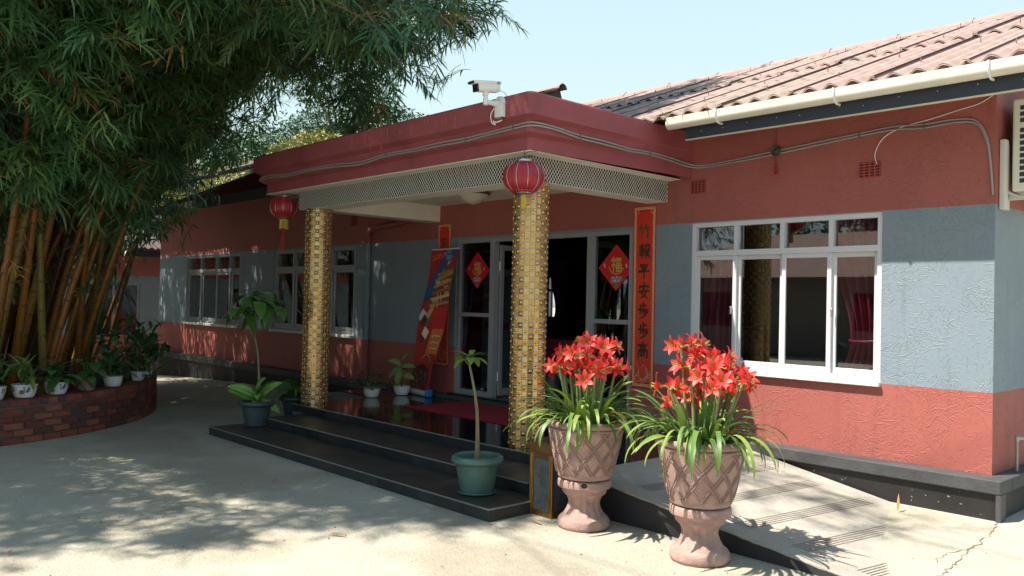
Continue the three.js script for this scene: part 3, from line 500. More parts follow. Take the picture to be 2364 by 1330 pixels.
{
  const paper = (map) => M(1, 1, 1, { map, roughness: 0.55 });
  tag(part('door_couplet', new THREE.BoxGeometry(0.305, 1.985, 0.004).rotateZ(0.004).translate(-5.667, 1.683, ZW + 0.006), paper(couplet(['zhu', 'bao', 'ping', 'an', 'bu', 'bu', 'gao']))), 'tall red paper couplet with seven brushed characters right of the door', 'door couplet');
  tag(part('door_couplet', new THREE.BoxGeometry(0.295, 1.985, 0.004).translate(-9.182, 1.673, ZW + 0.006), paper(couplet(['hua']))), 'red paper couplet left of the door, mostly hidden behind the leaning banner', 'door couplet');
  const fu = canvasTex(256, 256, (x, w) => {
    x.fillStyle = '#c4141c'; x.fillRect(0, 0, w, w); x.save(); x.translate(w / 2, w / 2); x.rotate(PI / 4); x.translate(-w / 2, -w / 2);
    glyph(x, 'fu', 70, 42, 116, 120, 17, '#a8813a'); glyph(x, 'fu', 70, 42, 116, 120, 7, '#d0a95a');
    x.strokeStyle = '#c49a4c'; x.lineWidth = 9; x.beginPath(); x.arc(128, 104, 74, 0.4, 2.9); x.stroke();
    for (let k = 0; k < 60; k++) { x.fillStyle = pick(['#c76a86', '#e0a9b4', '#5f8fb0', '#4d8a55', '#8fb7c9', '#d9c7b0']); x.beginPath(); x.arc(128 + rnd(-55, 55), 214 + rnd(-16, 26), rnd(3, 10), 0, 7); x.fill(); }
    x.fillStyle = '#3f8a4c'; x.beginPath(); x.ellipse(128, 262, 14, 24, 0, 0, 7); x.fill();
    x.strokeStyle = '#b9b0c0'; x.lineWidth = 4; for (const a of [10, 236]) for (let k = 0; k < 5; k++) { x.beginPath(); x.arc(a + rnd(-8, 8), 112 + rnd(-14, 14), rnd(4, 8), 0, 5); x.stroke(); }
    x.restore();
    x.strokeStyle = '#d9333a'; x.lineWidth = 5; x.strokeRect(3, 3, w - 6, w - 6);
  });
  const dia = (s) => { const g = new THREE.BoxGeometry(s, s, 0.003); return g.rotateZ(PI / 4); };
  tag(part('diamond_poster', dia(0.372).translate(-6.112, 2.01, ZW - 0.054), paper(fu)), 'red diamond poster with gold character on the door light right of the near column', 'poster');
  tag(part('diamond_poster', dia(0.35).translate(-8.532, 2.01, ZW - 0.054), paper(fu)), 'red diamond poster with gold character on the door light beside the banner', 'poster');
}
{ // roll-up banner, leaning sideways on its base
  const b = thing('roll_up_banner', 'leaning red and orange roll-up banner with a building picture, beside the door', 'banner', [0, 0, 0]);
  const map = canvasTex(512, 1536, (x, w, h) => {
    x.fillStyle = '#b3161b'; x.fillRect(0, 0, w, h);
    x.fillStyle = '#33517e'; x.beginPath(); x.moveTo(300, 0); x.lineTo(w, 0); x.lineTo(w, 560); x.lineTo(0, 560); x.lineTo(0, 420); x.closePath(); x.fill();
    for (let k = 0; k < 26; k++) { x.fillStyle = 'rgba(200,210,225,0.35)'; x.beginPath(); x.ellipse(300 + rnd(-170, 120), 140 + rnd(-110, 220), rnd(14, 50), rnd(10, 22), 0, 0, 7); x.fill(); }
    x.fillStyle = '#8a3f24'; x.beginPath(); x.moveTo(512, 20); x.lineTo(512, 560); x.lineTo(110, 640); x.lineTo(60, 560); x.lineTo(240, 470); x.lineTo(300, 240); x.closePath(); x.fill();
    for (let r = 0; r < 5; r++) { x.fillStyle = pick(['#c08a54', '#d9b07c', '#a0693f']); x.beginPath(); x.moveTo(150 - r * 5, 330 + r * 66); x.lineTo(512, 230 + r * 78); x.lineTo(512, 262 + r * 78); x.lineTo(170, 356 + r * 66); x.closePath(); x.fill(); for (let k = 0; k < 10; k++) { x.fillStyle = pick(['#4d2516', '#e8cba0', '#6a3b22']); x.fillRect(200 + k * 30, 350 + r * 64 - k * 4, 14, 34); } }
    x.strokeStyle = '#d9b03a'; x.lineWidth = 7; for (const [yy, n] of [[270, 8], [360, 7]]) for (let k = 0; k < n; k++) { const X = 210 + k * 36, Y = yy - k * 6; x.beginPath(); x.moveTo(X, Y); x.lineTo(X + 22, Y - 5); x.moveTo(X + 10, Y - 16); x.lineTo(X + 8, Y + 24); x.moveTo(X, Y + 14); x.lineTo(X + 20, Y + 10); x.stroke(); }
    x.strokeStyle = '#d99a2a'; x.lineWidth = 9; for (let k = 0; k < 6; k++) { x.beginPath(); x.moveTo(40 + k * 24, 130 - k * 8); x.quadraticCurveTo(50 + k * 26, 90, 60 + k * 22, 60 + (k % 2) * 40); x.stroke(); }
    // dishes and bottles
    for (const [c, X, Y, ww, hh] of [['#d8d4cc', 40, 640, 120, 200], ['#3a2430', 90, 700, 90, 190], ['#c9a276', 190, 600, 70, 230], ['#efe7dd', 150, 830, 110, 170], ['#6d2226', 60, 900, 130, 120], ['#7d5130', 200, 720, 60, 190]]) { x.fillStyle = c; x.save(); x.translate(X, Y); x.rotate(0.5); x.fillRect(0, 0, ww, hh * 0.6); x.restore(); }
    x.fillStyle = '#c61c1c'; x.beginPath(); x.moveTo(240, 640); x.quadraticCurveTo(420, 560, 512, 690); x.lineTo(512, 860); x.lineTo(300, 880); x.closePath(); x.fill();
    x.fillStyle = '#d97322'; x.beginPath(); x.moveTo(300, 850); x.lineTo(512, 840); x.lineTo(512, 1110); x.lineTo(250, 1120); x.closePath(); x.fill();
    x.strokeStyle = '#f0e2cf'; x.lineWidth = 8; for (const yy of [920, 990, 1055]) { x.beginPath(); x.moveTo(318, yy); x.lineTo(330, yy + 16); x.lineTo(352, yy - 16); x.stroke(); x.beginPath(); x.moveTo(366, yy); x.lineTo(470, yy - 3); x.stroke(); }
    x.fillStyle = '#a2261f'; x.beginPath(); x.arc(430, 1240, 100, 0, 7); x.fill(); x.strokeStyle = '#d8a47a'; x.lineWidth = 10; x.beginPath(); x.arc(300, 1250, 120, 3.5, 5.8); x.stroke();
    x.fillStyle = '#3d1512'; x.beginPath(); x.ellipse(200, 1420, 260, 170, -0.3, 0, 7); x.fill(); for (let k = 0; k < 160; k++) { x.fillStyle = pick(['#6b2a1e', '#8c4630', '#c79a84', '#4a1712', '#a8655a']); x.beginPath(); x.ellipse(200 + rnd(-230, 230), 1420 + rnd(-110, 110), rnd(5, 20), rnd(4, 9), rnd(3), 0, 7); x.fill(); }
  });
  const bl = V(-9.57, 0.345, -7.0), br = V(-9.0, 0.315, -6.92), tl = V(-9.17, 2.285, -7.06), tr = V(-8.515, 2.29, -7.02);
  const nrm = br.clone().sub(bl).cross(tl.clone().sub(bl)).normalize().multiplyScalar(0.002), pos = [], uv = [], idx = [], n = 14;
  for (let j = 0; j <= n; j++) for (let i = 0; i <= 4; i++) { const a = bl.clone().lerp(br, i / 4), c = tl.clone().lerp(tr, i / 4), p = a.lerp(c, j / n); p.addScaledVector(nrm, 6 * Math.sin(j * 0.7) * (i - 2)); pos.push(p.x, p.y, p.z); uv.push(i / 4, j / n); if (i && j) { const q = j * 5 + i; idx.push(q - 6, q - 5, q - 1, q - 1, q - 5, q); } }
  const g = new THREE.BufferGeometry(); g.setAttribute('position', new THREE.Float32BufferAttribute(pos, 3)); g.setAttribute('uv', new THREE.Float32BufferAttribute(uv, 2)); g.setIndex(idx); g.computeVertexNormals();
  part('sheet', g, M(1, 1, 1, { map, roughness: 0.4 }), b);
  part('top_rail', rod(tl, tr, 0.012), mats.alu, b);
  part('pole', rod([-9.25, 0.33, -7.05], [-8.85, 2.28, -7.08], 0.01), mats.alu, b);
  part('base_roller', uvBox(rod([-9.62, 0.325, -7.0], [-9.0, 0.318, -6.92], 0.04, 12)), M(0.5, 0.5, 0.53, { roughness: 0.4 }), b);
  part('end_cap', uvBox(new RoundedBoxGeometry(0.05, 0.1, 0.11, 3, 0.02).translate(-8.985, 0.333, -6.915)), M(0.01, 0.2, 0.5, { roughness: 0.45 }), b, 'bright blue plastic end cap');
}
{
  const g = new RoundedBoxGeometry(2.2, 0.008, 1.15, 2, 0.003).translate(-7.25, 0.2845, -6.625);
  tag(part('door_mat', uvBox(g), M(0.3, 0.012, 0.03, { roughness: 0.95, bumpMap: grain(14), bumpScale: 0.004 })), 'red carpet mat lying before the entrance door', 'carpet');
}
// cables clipped along the canopy and the wall
{
  const F = (x, y) => [x, y, -4.988], W = (x, y) => [x, y, ZW + 0.012];
  const front = [[-10.18, 3.12], [-9.95, 3.145], [-9.5, 3.115], [-8.9, 3.125], [-8.3, 3.115], [-7.8, 3.09], [-7.3, 3.12], [-6.8, 3.115], [-6.4, 3.125], [-6.0, 3.12], [-5.7, 3.13], [-5.35, 3.145]], side = [[-5.05, 3.155], [-5.3, 3.15], [-5.6, 3.125], [-5.9, 3.12], [-6.3, 3.1], [-6.6, 3.105], [-6.95, 3.09]];
  const pts = [...front.map(([x, y]) => F(x, y)), [-5.165, 3.155, -5.0], ...side.map(([z, y]) => [-5.064 - 0.073 * (z > -6.4 ? 1 - 0.5 * (-5 - z) / 1.4 : 0.5 * (7.29 + z) / 0.89), y, z]), [-5.06, 3.065, -7.2], W(-5.0, 3.05), W(-4.6, 3.062), W(-4.1, 3.1), W(-3.65, 3.135), W(-3.3, 3.16), W(-3.0, 3.18), W(-2.75, 3.165), W(-2.5, 3.17), W(-2.35, 3.14), W(-2.27, 3.0), W(-2.24, 2.8), W(-2.22, 2.55)];
  const c = thing('wall_cable', 'pair of thin grey sheathed cables clipped along the red canopy and wall', 'cable', [0, 0, 0]);
  const cm = M(0.42, 0.41, 0.4, { roughness: 0.6, map: mottle([1, 14], 0.7, 10) });
  part('strand', tube(pts, 0.0085, 200, 6), cm, c);
  part('strand', tube(pts.map(([x, y, z], i) => [x, y - 0.026 - 0.004 * Math.sin(i * 1.7), z]), 0.0085, 200, 6), cm, c);
  for (const i of [1, 4, 6, 9, 11, 15, 18, 23, 25, 27]) { const p = pts[i], s = p[2] > -5.01 || p[2] < -7.2; part('clip', uvBox(new THREE.BoxGeometry(s ? 0.012 : 0.02, 0.05, s ? 0.02 : 0.012).translate(p[0], p[1] - 0.013, p[2])), M(0.12, 0.12, 0.12), c); }
  tag(part('white_wire', tube([W(-3.14, 2.87), W(-3.16, 2.95), W(-3.1, 3.08), W(-2.95, 3.16), W(-2.7, 3.2), W(-2.5, 3.24), [-2.3, 3.28, ZW + 0.02], [-2.15, 3.36, ZW + 0.1], [-2.08, 3.5, ZW + 0.2]], 0.0042, 60, 5), mats.whitePaint), 'single white wire looping out of the vent brick towards the eave', 'wire');
}
{ // bronze medallion with a red tassel
  const m = thing('wall_medallion', 'small round bronze medallion with a red tassel hanging on the wall cable', 'medallion', [-4.1, 3.093, ZW + 0.03]);
  part('disc', [new THREE.CylinderGeometry(0.05, 0.05, 0.014, 24).rotateX(PI / 2), new THREE.TorusGeometry(0.044, 0.006, 8, 24).translate(0, 0, 0.007), new THREE.SphereGeometry(0.02, 12, 8).scale(1, 1, 0.5).translate(0, 0, 0.007), new THREE.TorusGeometry(0.03, 0.003, 6, 20).translate(0, 0, 0.007)], M(0.1, 0.11, 0.09, { metalness: 0.6, roughness: 0.45 }), m);
  part('cord', [rod([0, 0.05, 0], [0, 0.28, -0.01], 0.002), rod([0, -0.05, 0], [0, -0.1, 0], 0.003)], M(0.2, 0.03, 0.03), m);
  const s = []; for (let k = 0; k < 12; k++) s.push(rod([rnd(-0.005, 0.005), -0.1, rnd(-0.005, 0.005)], [rnd(-0.014, 0.014), -0.22, rnd(-0.012, 0.012)], 0.003, 4));
  part('tassel', s, M(0.4, 0.03, 0.03), m);
}
{ // bullet camera on its bracket
  const c = thing('security_camera', 'white bullet security camera on a bracket at the canopy corner', 'security camera', [-5.455, 3.335, -4.92]);
  part('base_plate', [new THREE.CylinderGeometry(0.062, 0.066, 0.02, 24).rotateX(PI / 2).translate(0, 0.01, 0.01)], mats.whitePaint, c);
  part('arm', [taper([V(0, 0, 0.015), V(0, 0.0, 0.09), V(0, -0.005, 0.17)], [0.034, 0.024, 0.02], 12), taper([V(0, -0.03, 0.175), V(0, 0.02, 0.175), V(0, 0.06, 0.175)], [0.022, 0.022, 0.016], 12)], mats.whitePaint, c);
  part('joint', [new THREE.SphereGeometry(0.026, 14, 10).translate(0, 0.068, 0.175), rod([-0.032, 0.06, 0.175], [0.032, 0.06, 0.175], 0.01, 8)], mats.whitePaint, c);
  const body = new THREE.Group(); body.name = 'body'; body.position.set(0, 0.125, 0.16); body.rotation.set(0.13, -0.12, 0); c.add(body);
  part('housing', [new RoundedBoxGeometry(0.088, 0.088, 0.25, 4, 0.03).translate(0, 0, 0), new RoundedBoxGeometry(0.098, 0.03, 0.3, 3, 0.014).translate(0, 0.036, 0.02)], mats.whitePaint, body);
  part('front_window', [new RoundedBoxGeometry(0.08, 0.08, 0.02, 3, 0.009).translate(0, -0.004, 0.122), new RoundedBoxGeometry(0.094, 0.02, 0.06, 3, 0.009).translate(0, 0.034, 0.145)], M(0.015, 0.018, 0.025, { roughness: 0.15 }), body, 'black glass front under the hood');
  part('maker_mark', [new THREE.BoxGeometry(0.001, 0.006, 0.032).translate(0.0495, 0.036, -0.09), new THREE.BoxGeometry(0.001, 0.004, 0.032).translate(0.0495, 0.026, -0.09)], mats.black, body);
  part('lead', tube([[0, 0.12, 0.03], [0.02, 0.11, -0.03], [0.03, 0.05, -0.06], [0.02, 0.06, -0.02]], 0.004, 20, 5), mats.whitePaint, c);
  const j = thing('junction_box', 'white square junction box with looped lead under the security camera', 'junction box', [-5.43, 3.27, -4.92]);
  part('box', rb(-0.05, 0.05, -0.055, 0.055, 0.002, 0.05, 0.008, 2), mats.whitePaint, j);
  part('cable_gland', [cyl(0.012, 0.012, 0.03, 0.03, -0.08, 0.025, 10)], M(0.06, 0.06, 0.07), j);
  part('lead', tube([[-0.05, 0.03, 0.05], [-0.08, -0.02, 0.06], [-0.08, -0.09, 0.05], [-0.03, -0.12, 0.05], [-0.05, -0.085, 0.06], [-0.02, -0.1, 0.055], [0.02, -0.09, 0.04], [0.03, -0.08, 0.025]], 0.005, 50, 6), mats.whitePaint, j);
}
{ // air conditioner on the end wall
  const a = thing('air_conditioner', 'cream outdoor air conditioner with slotted end mounted on the end wall', 'air conditioner', [0, 0, 0]);
  const cream = M(0.66, 0.66, 0.56, { roughness: 0.45 }), x0 = -2.13, x1 = -1.8, y0 = 2.56, y1 = 3.3, z1 = -7.42, z0 = -8.25;
  part('case', rb(x0, x1, y0, y1, z0, z1, 0.02, 2), cream, a);
  const sl = uvBox(new RoundedBoxGeometry(0.25, 0.036, 0.012, 2, 0.005));
  for (let k = 0; k < 12; k++) { const m = part('slot', sl, M(0.03, 0.035, 0.045, { roughness: 0.7 }), a); m.position.set((x0 + x1) / 2 + 0.015, y0 + 0.085 + k * 0.05 + (k > 8 ? 0.03 : 0), z1 - 0.002); }
  part('bracket', [bx(XR + 0.002, XR + 0.04, 2.42, 2.95, -7.5, -7.46), bx(XR + 0.04, -1.75, 2.5, 2.54, -7.5, -7.46), bx(XR + 0.002, XR + 0.04, 2.42, 2.95, -8.15, -8.11), bx(XR + 0.04, -1.75, 2.5, 2.54, -8.15, -8.11)], M(0.6, 0.58, 0.52, { roughness: 0.5 }), a);
  part('pipe_duct', rb(XR + 0.002, XR + 0.05, 2.42, 2.98, -7.44, -7.36, 0.01), M(0.62, 0.6, 0.54), a);
  part('hose', tube([[XR + 0.03, 2.98, -7.4], [XR + 0.02, 2.6, -7.42], [-2.1, 2.53, -7.44], [-1.8, 2.5, -7.45]], 0.012, 24, 6), M(0.5, 0.5, 0.5), a);
}
{ // standpipe on the plinth
  const p = thing('standpipe', 'galvanised water standpipe with elbow on the plinth at the end wall', 'pipe', [-2.135, 0.313, -7.66]);
  part('riser', cyl(0.011, 0.011, 0.26, 0, 0, 0, 10), M(0.4, 0.39, 0.35, { metalness: 0.5, roughness: 0.5, map: mottle(4, 0.4, 6) }), p);
  part('elbow', [new THREE.SphereGeometry(0.019, 12, 8).translate(0, 0.268, 0), rod([0, 0.24, 0], [0, 0.268, 0], 0.016, 10), rod([0, 0.268, 0], [0.035, 0.268, -0.03], 0.016, 10)], M(0.42, 0.41, 0.37, { metalness: 0.5, roughness: 0.5 }), p);
  part('branch', rod([0.03, 0.268, -0.026], [0.3, 0.27, -0.26], 0.011, 10), M(0.66, 0.68, 0.68, { roughness: 0.4 }), p);
}
// curtains behind the right-hand window
const satin = M(0.33, 0.03, 0.06, { roughness: 0.36, sheen: 0.5, sheenRoughness: 0.4, sheenColor: new THREE.Color(0.5, 0.12, 0.14) });
function curtain(x0, x1, tie, side, z) {
  const g = new THREE.PlaneGeometry(1, 1, 70, 50), p = g.attributes.position;
  for (let i = 0; i < p.count; i++) {
    const u = p.getX(i) + 0.5, v = p.getY(i) + 0.5, y = 0.45 + v * 2.15, k = tie ? Math.exp(-Math.pow((y - tie) / (y > tie ? 0.55 : 0.4), 2)) : 0.25 * Math.exp(-Math.pow((y - 1.3) / 0.6, 2)), w = (x1 - x0) * (1 - 0.42 * k);
    const x = side > 0 ? x1 - (1 - u) * w : x0 + u * w;
    p.setXYZ(i, x, y, z + (0.03 + 0.035 * k) * Math.sin(u * 36 + Math.sin(v * 5) * 0.6) + 0.012 * Math.sin(u * 83 + v * 4));
  }
  g.computeVertexNormals(); return g;
}
{
  const a = thing('curtain', 'deep red satin curtain tied back behind the right end of the window', 'curtain', [0, 0, 0]);
  part('drape', curtain(-3.66, -3.1, 1.32, 1, ZW - 0.2), satin, a);
  part('tie', tube([[-3.44, 1.33, ZW - 0.26], [-3.42, 1.31, ZW - 0.13], [-3.18, 1.32, ZW - 0.12], [-3.1, 1.36, ZW - 0.2]], 0.014, 20, 6), satin, a);
  const b = thing('curtain', 'dark red satin curtain hanging behind the left end of the window', 'curtain', [0, 0, 0]);
  part('drape', curtain(-5.1, -4.6, 0, -1, ZW - 0.2), satin, b);
}
{ // seen through the open door
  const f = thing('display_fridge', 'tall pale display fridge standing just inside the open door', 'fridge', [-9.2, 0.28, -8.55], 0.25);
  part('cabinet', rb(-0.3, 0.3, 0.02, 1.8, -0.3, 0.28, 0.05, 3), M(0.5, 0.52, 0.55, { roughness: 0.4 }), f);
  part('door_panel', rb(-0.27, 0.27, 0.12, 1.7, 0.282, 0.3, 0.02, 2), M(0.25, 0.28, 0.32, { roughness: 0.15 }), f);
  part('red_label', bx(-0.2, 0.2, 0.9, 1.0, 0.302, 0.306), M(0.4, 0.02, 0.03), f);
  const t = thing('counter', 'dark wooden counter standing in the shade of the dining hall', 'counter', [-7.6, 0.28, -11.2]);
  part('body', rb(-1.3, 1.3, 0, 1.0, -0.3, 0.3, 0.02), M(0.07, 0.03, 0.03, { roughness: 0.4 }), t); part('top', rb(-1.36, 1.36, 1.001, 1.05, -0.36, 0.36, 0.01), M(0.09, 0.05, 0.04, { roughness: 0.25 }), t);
}
{
  const d = thing('curtain', 'dim maroon curtain beside the bright back window, glimpsed through the open door', 'curtain', [0, 0, 0]);
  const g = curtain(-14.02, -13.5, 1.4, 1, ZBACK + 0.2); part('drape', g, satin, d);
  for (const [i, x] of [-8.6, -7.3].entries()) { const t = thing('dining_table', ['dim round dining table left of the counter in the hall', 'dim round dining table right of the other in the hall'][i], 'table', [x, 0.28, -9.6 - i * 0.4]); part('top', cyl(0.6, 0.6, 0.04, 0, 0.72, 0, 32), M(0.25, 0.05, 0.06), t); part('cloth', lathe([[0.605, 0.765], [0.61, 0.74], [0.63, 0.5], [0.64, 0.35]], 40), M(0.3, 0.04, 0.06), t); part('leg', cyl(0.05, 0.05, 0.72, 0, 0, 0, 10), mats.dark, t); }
}
{ // brass framed lamp box beside the steps
  const l = thing('lamp_box', 'brass framed glass lamp box standing at the end of the steps', 'lamp box', [-4.4, 0, -4.575]), w = 0.1075;
  const br = M(0.42, 0.24, 0.07, { metalness: 0.85, roughness: 0.3, map: mottle(2, 0.4, 6) }), brD = M(0.2, 0.12, 0.05, { metalness: 0.7, roughness: 0.4, map: mottle(2, 0.4, 6) });
  for (const [sx, sz] of [[-1, 1], [1, 1], [1, -1], [-1, -1]]) part('post', [rb(sx * w - 0.012, sx * w + 0.012, 0.0, 0.47, sz * w - 0.012, sz * w + 0.012, 0.004), rb(sx * (w - 0.02) - 0.005, sx * (w - 0.02) + 0.005, 0.05, 0.47, sz * w - 0.004, sz * w + 0.01, 0.002)], br, l);
  part('top_frame', [rb(-w - 0.018, w + 0.018, 0.472, 0.553, -w - 0.018, w + 0.018, 0.006), rb(-w - 0.026, w + 0.026, 0.466, 0.478, -w - 0.026, w + 0.026, 0.004), rb(-w - 0.024, w + 0.024, 0.548, 0.56, -w - 0.024, w + 0.024, 0.004)], brD, l);
  part('top_panel', rb(-w + 0.02, w - 0.02, 0.553, 0.565, -w + 0.02, w - 0.02, 0.004), M(0.16, 0.12, 0.1, { roughness: 0.25 }), l);
  for (const r of [0, 1, 2, 3]) { const a = r * PI / 2; part('rail', [rb(-w + 0.01, w - 0.01, 0.0, 0.05, w - 0.008, w + 0.008, 0.004), rb(-w + 0.01, w - 0.01, 0.43, 0.466, w - 0.008, w + 0.008, 0.004)].map((g) => g.rotateY(a)), brD, l); part('glass_panel', bx(-w + 0.012, w - 0.012, 0.05, 0.43, w - 0.004, w).rotateY(a), M(0.09, 0.105, 0.12, { roughness: 0.16, map: mottle(5, 0.5, 6) }), l); }
}
// ------------------------------------------------------------------ plants and pots
const leafM = (r, g, b, o = {}) => M(r, g, b, { transmission: 0.3, thickness: 0, roughness: 0.5, side: THREE.DoubleSide, ...o });
const terra = M(0.45, 0.295, 0.262, { map: mottle([3, 2], 0.35, 5), bumpMap: grain([6, 3], 40), bumpScale: 0.003, roughness: 0.85 });
const strap = (s) => Math.min(1, 0.55 + s * 3) * Math.sqrt(Math.max(0, 1 - Math.pow(s, 3.5)));
const amaryllisLeaves = [0, 1, 2, 3, 4, 5, 6, 7, 8, 9].map((i) => blade(0.44 + 0.03 * (i % 4), 0.03 + 0.002 * (i % 3), { n: 12, a0: [1.35, 1.25, 1.15, 1.0, 0.85, 0.7, 1.3, 1.1, 0.95, 0.6][i], bend: [0.8, 1.5, 2.3, 2.8, 2.7, 2.3, 3.1, 1.2, 1.8, 1.4][i], fold: 0.16, shape: strap, twist: [0.2, -0.3, 0.4, -0.2, 0.3, 0, -0.4, 0.25, 0, 0.3][i] }));
const petalShape = (s) => Math.pow(Math.sin(PI * Math.min(1, 0.1 + s * 0.9)), 0.85) * (1 - 0.25 * s);
const flowerGeo = [0, 1, 2].map((v) => join([0, 1, 2, 3, 4, 5].map((k) => blade(0.082 + 0.005 * (k % 2), 0.04 - 0.006 * (k % 2), { n: 7, a0: 1.25 - 0.1 * v, bend: 1.25 + 0.25 * v + 0.1 * (k % 2), fold: 0.2, shape: petalShape, wave: 0.1, twist: 0.2 }).rotateY((k / 6) * 2 * PI + v))));
const stamenGeo = join([0, 1, 2, 3, 4].map((k) => tube([[0, 0, 0], [0.006 * Math.cos(k * 1.3), 0.035, 0.006 * Math.sin(k * 1.3)], [0.014 * Math.cos(k * 1.3) + 0.006, 0.058, 0.014 * Math.sin(k * 1.3)]], 0.0014, 6, 4)).concat([new THREE.CylinderGeometry(0.011, 0.005, 0.016, 8).translate(0, 0.008, 0)]));
const budGeo = blade(0.06, 0.016, { n: 5, a0: PI / 2, bend: 0.2, fold: 0.8 });
const petalMs = [M(0.78, 0.042, 0.028, { roughness: 0.5, transmission: 0.35, thickness: 0 }), M(0.7, 0.03, 0.028, { roughness: 0.5, transmission: 0.35, thickness: 0 }), M(0.8, 0.075, 0.06, { roughness: 0.5, transmission: 0.35, thickness: 0 })], stamenM = M(0.35, 0.33, 0.06);
const strapMs = [leafM(0.16, 0.28, 0.04), leafM(0.11, 0.22, 0.035), leafM(0.24, 0.34, 0.05), leafM(0.075, 0.16, 0.03)], yellowM = leafM(0.5, 0.3, 0.03), stalkM = M(0.2, 0.28, 0.1, { roughness: 0.5 });
function urn(px, pz, label, pedLabel, cfg) {
  cfg.stalks = cfg.stalks.concat(cfg.stalks.filter((q, i) => i % 2 === 0).map(([dx, dy, n, sp]) => [dx * 0.8 + rnd(-0.05, 0.05), dy - rnd(0.02, 0.1), Math.max(2, n - 1), sp + rnd(-0.12, 0.12)]));
  const ped = thing('urn_pedestal', pedLabel, 'pedestal', [px, 0, pz], cfg.turn);
  const prof = [[0.001, 0], [0.18, 0], [0.188, 0.02], [0.186, 0.055], [0.175, 0.072], [0.145, 0.095], [0.12, 0.13], [0.108, 0.165], [0.11, 0.195], [0.128, 0.225], [0.152, 0.243], [0.158, 0.252], [0.158, 0.272], [0.172, 0.282], [0.188, 0.288], [0.193, 0.3], [0.192, 0.335], [0.185, 0.348], [0.15, 0.35], [0.001, 0.35]];
  const g = lathe(prof, 96), p = g.attributes.position;
  for (let i = 0; i < p.count; i++) { const y = p.getY(i), a = Math.atan2(p.getZ(i), p.getX(i)), f = sm(0.08, 0.12, y) * (1 - sm(0.2, 0.24, y)), r = 1 + 0.055 * f * Math.sin(a * 14) + 0.006 * (vnoise(a * 6 + 20, y * 40, 64) - 0.5); p.setX(i, p.getX(i) * r); p.setZ(i, p.getZ(i) * r); }
  g.computeVertexNormals();
  part('stem', g, terra, ped);
  if (cfg.notch) part('notch', [new THREE.SphereGeometry(0.026, 12, 8).scale(1, 0.75, 0.4).translate(0, 0.325, 0.186)], M(0.02, 0.015, 0.015), ped, 'dark broken notch in the rim').position.set(0, 0, 0);
  const u = thing('flower_urn', label, 'flower urn', [px, 0.35, pz], cfg.turn + 0.4);
  const bodyR = (y) => 0.188 + 0.085 * Math.pow(Math.max(0, y) / 0.38, 0.85);
  part('pot', lathe([[0.001, 0.002], [0.165, 0.002], [0.186, 0.008], [0.195, 0.02], [0.194, 0.04], ...[0.06, 0.12, 0.18, 0.24, 0.3, 0.345].map((y) => [bodyR(y), y]), [0.272, 0.352], [0.272, 0.364], [0.263, 0.37], [0.245, 0.37], [0.235, 0.3]], 64), terra, u);
  part('rim', lathe([[0.262, 0.37], [0.28, 0.374], [0.29, 0.388], [0.291, 0.402], [0.282, 0.415], [0.262, 0.418], [0.25, 0.405], [0.243, 0.37]], 64), terra, u);
  const lat = []; for (let k = 0; k < 11; k++) for (const s of [1, -1]) for (const o of [-0.05, 0.05]) { const pts = []; for (let i = 0; i <= 10; i++) { const y = 0.045 + 0.3 * i / 10, a = (k / 11) * 2 * PI + s * (i / 10) * 0.95 + o, r = bodyR(y) + 0.001; pts.push([Math.cos(a) * r, y, Math.sin(a) * r]); } lat.push(tube(pts, 0.0065, 12, 5)); }
  part('lattice_relief', lat, terra, u, 'raised diagonal basket-weave relief');
  part('soil', new THREE.CircleGeometry(0.244, 30).rotateX(-PI / 2).translate(0, 0.38, 0), mats.soil, u);
  const gr = []; for (let k = 0; k < 90; k++) { const a = rnd(6.28), r = 0.24 * Math.sqrt(rnd()); gr.push(new THREE.IcosahedronGeometry(rnd(0.006, 0.014), 0).translate(Math.cos(a) * r, 0.386, Math.sin(a) * r)); }
  stuff(part('gravel', gr, M(0.3, 0.28, 0.25), u));
  for (let k = 0; k < cfg.leaves; k++) {
    const a = rnd(6.28), r = 0.2 * Math.sqrt(rnd()), out = rnd() < 0.5, v = out ? pick([2, 3, 4, 5, 6, 8]) : pick([0, 1, 7, 9, 8]), m = part('leaf', amaryllisLeaves[v], rnd() < 0.022 ? yellowM : pick(strapMs), u);
    put(m, Math.cos(a) * (out ? r + 0.03 : r), 0.385, Math.sin(a) * (out ? r + 0.03 : r), -a + rnd(-0.6, 0.6), rnd(-0.15, 0.15), rnd(0.68, 1.05));
  }
  const inv = new THREE.Matrix4().makeRotationY(-(cfg.turn + 0.4));
  for (const [dx, dy, n, sp] of cfg.stalks) { // dx across the picture plane, dy height of the umbel, n flowers
    const d = V(0.683 * dx, 0, -0.73 * dx).add(V(-0.73, 0, -0.68).multiplyScalar(sp)).applyMatrix4(inv), base = d.clone().multiplyScalar(0.55).setY(0.38), top = d.clone().setY(dy - 0.35);
    part('stalk', taper([base, base.clone().lerp(top, 0.5).add(V(rnd(-0.01, 0.01), 0.01, rnd(-0.01, 0.01))), top], [0.011, 0.01, 0.008], 8), stalkM, u);
    const ph = rnd(6.28);
    for (let f = 0; f < n; f++) {
      const a = ph + (f / n) * 2 * PI + rnd(-0.35, 0.35), tilt = rnd(1.0, 1.5), o = V(Math.cos(a) * 0.045, rnd(0.0, 0.025), Math.sin(a) * 0.045).add(top);
      part('flower_stem', taper([top, top.clone().lerp(o, 0.6).add(V(0, 0.012, 0)), o], [0.005, 0.004, 0.005], 6), stalkM, u);
      const m = part('flower', flowerGeo[f % 3], pick(petalMs), u);
      m.position.copy(o); m.quaternion.setFromUnitVectors(V(0, 1, 0), V(Math.cos(a) * Math.sin(tilt), Math.cos(tilt), Math.sin(a) * Math.sin(tilt))); m.scale.setScalar(rnd(1.02, 1.3));
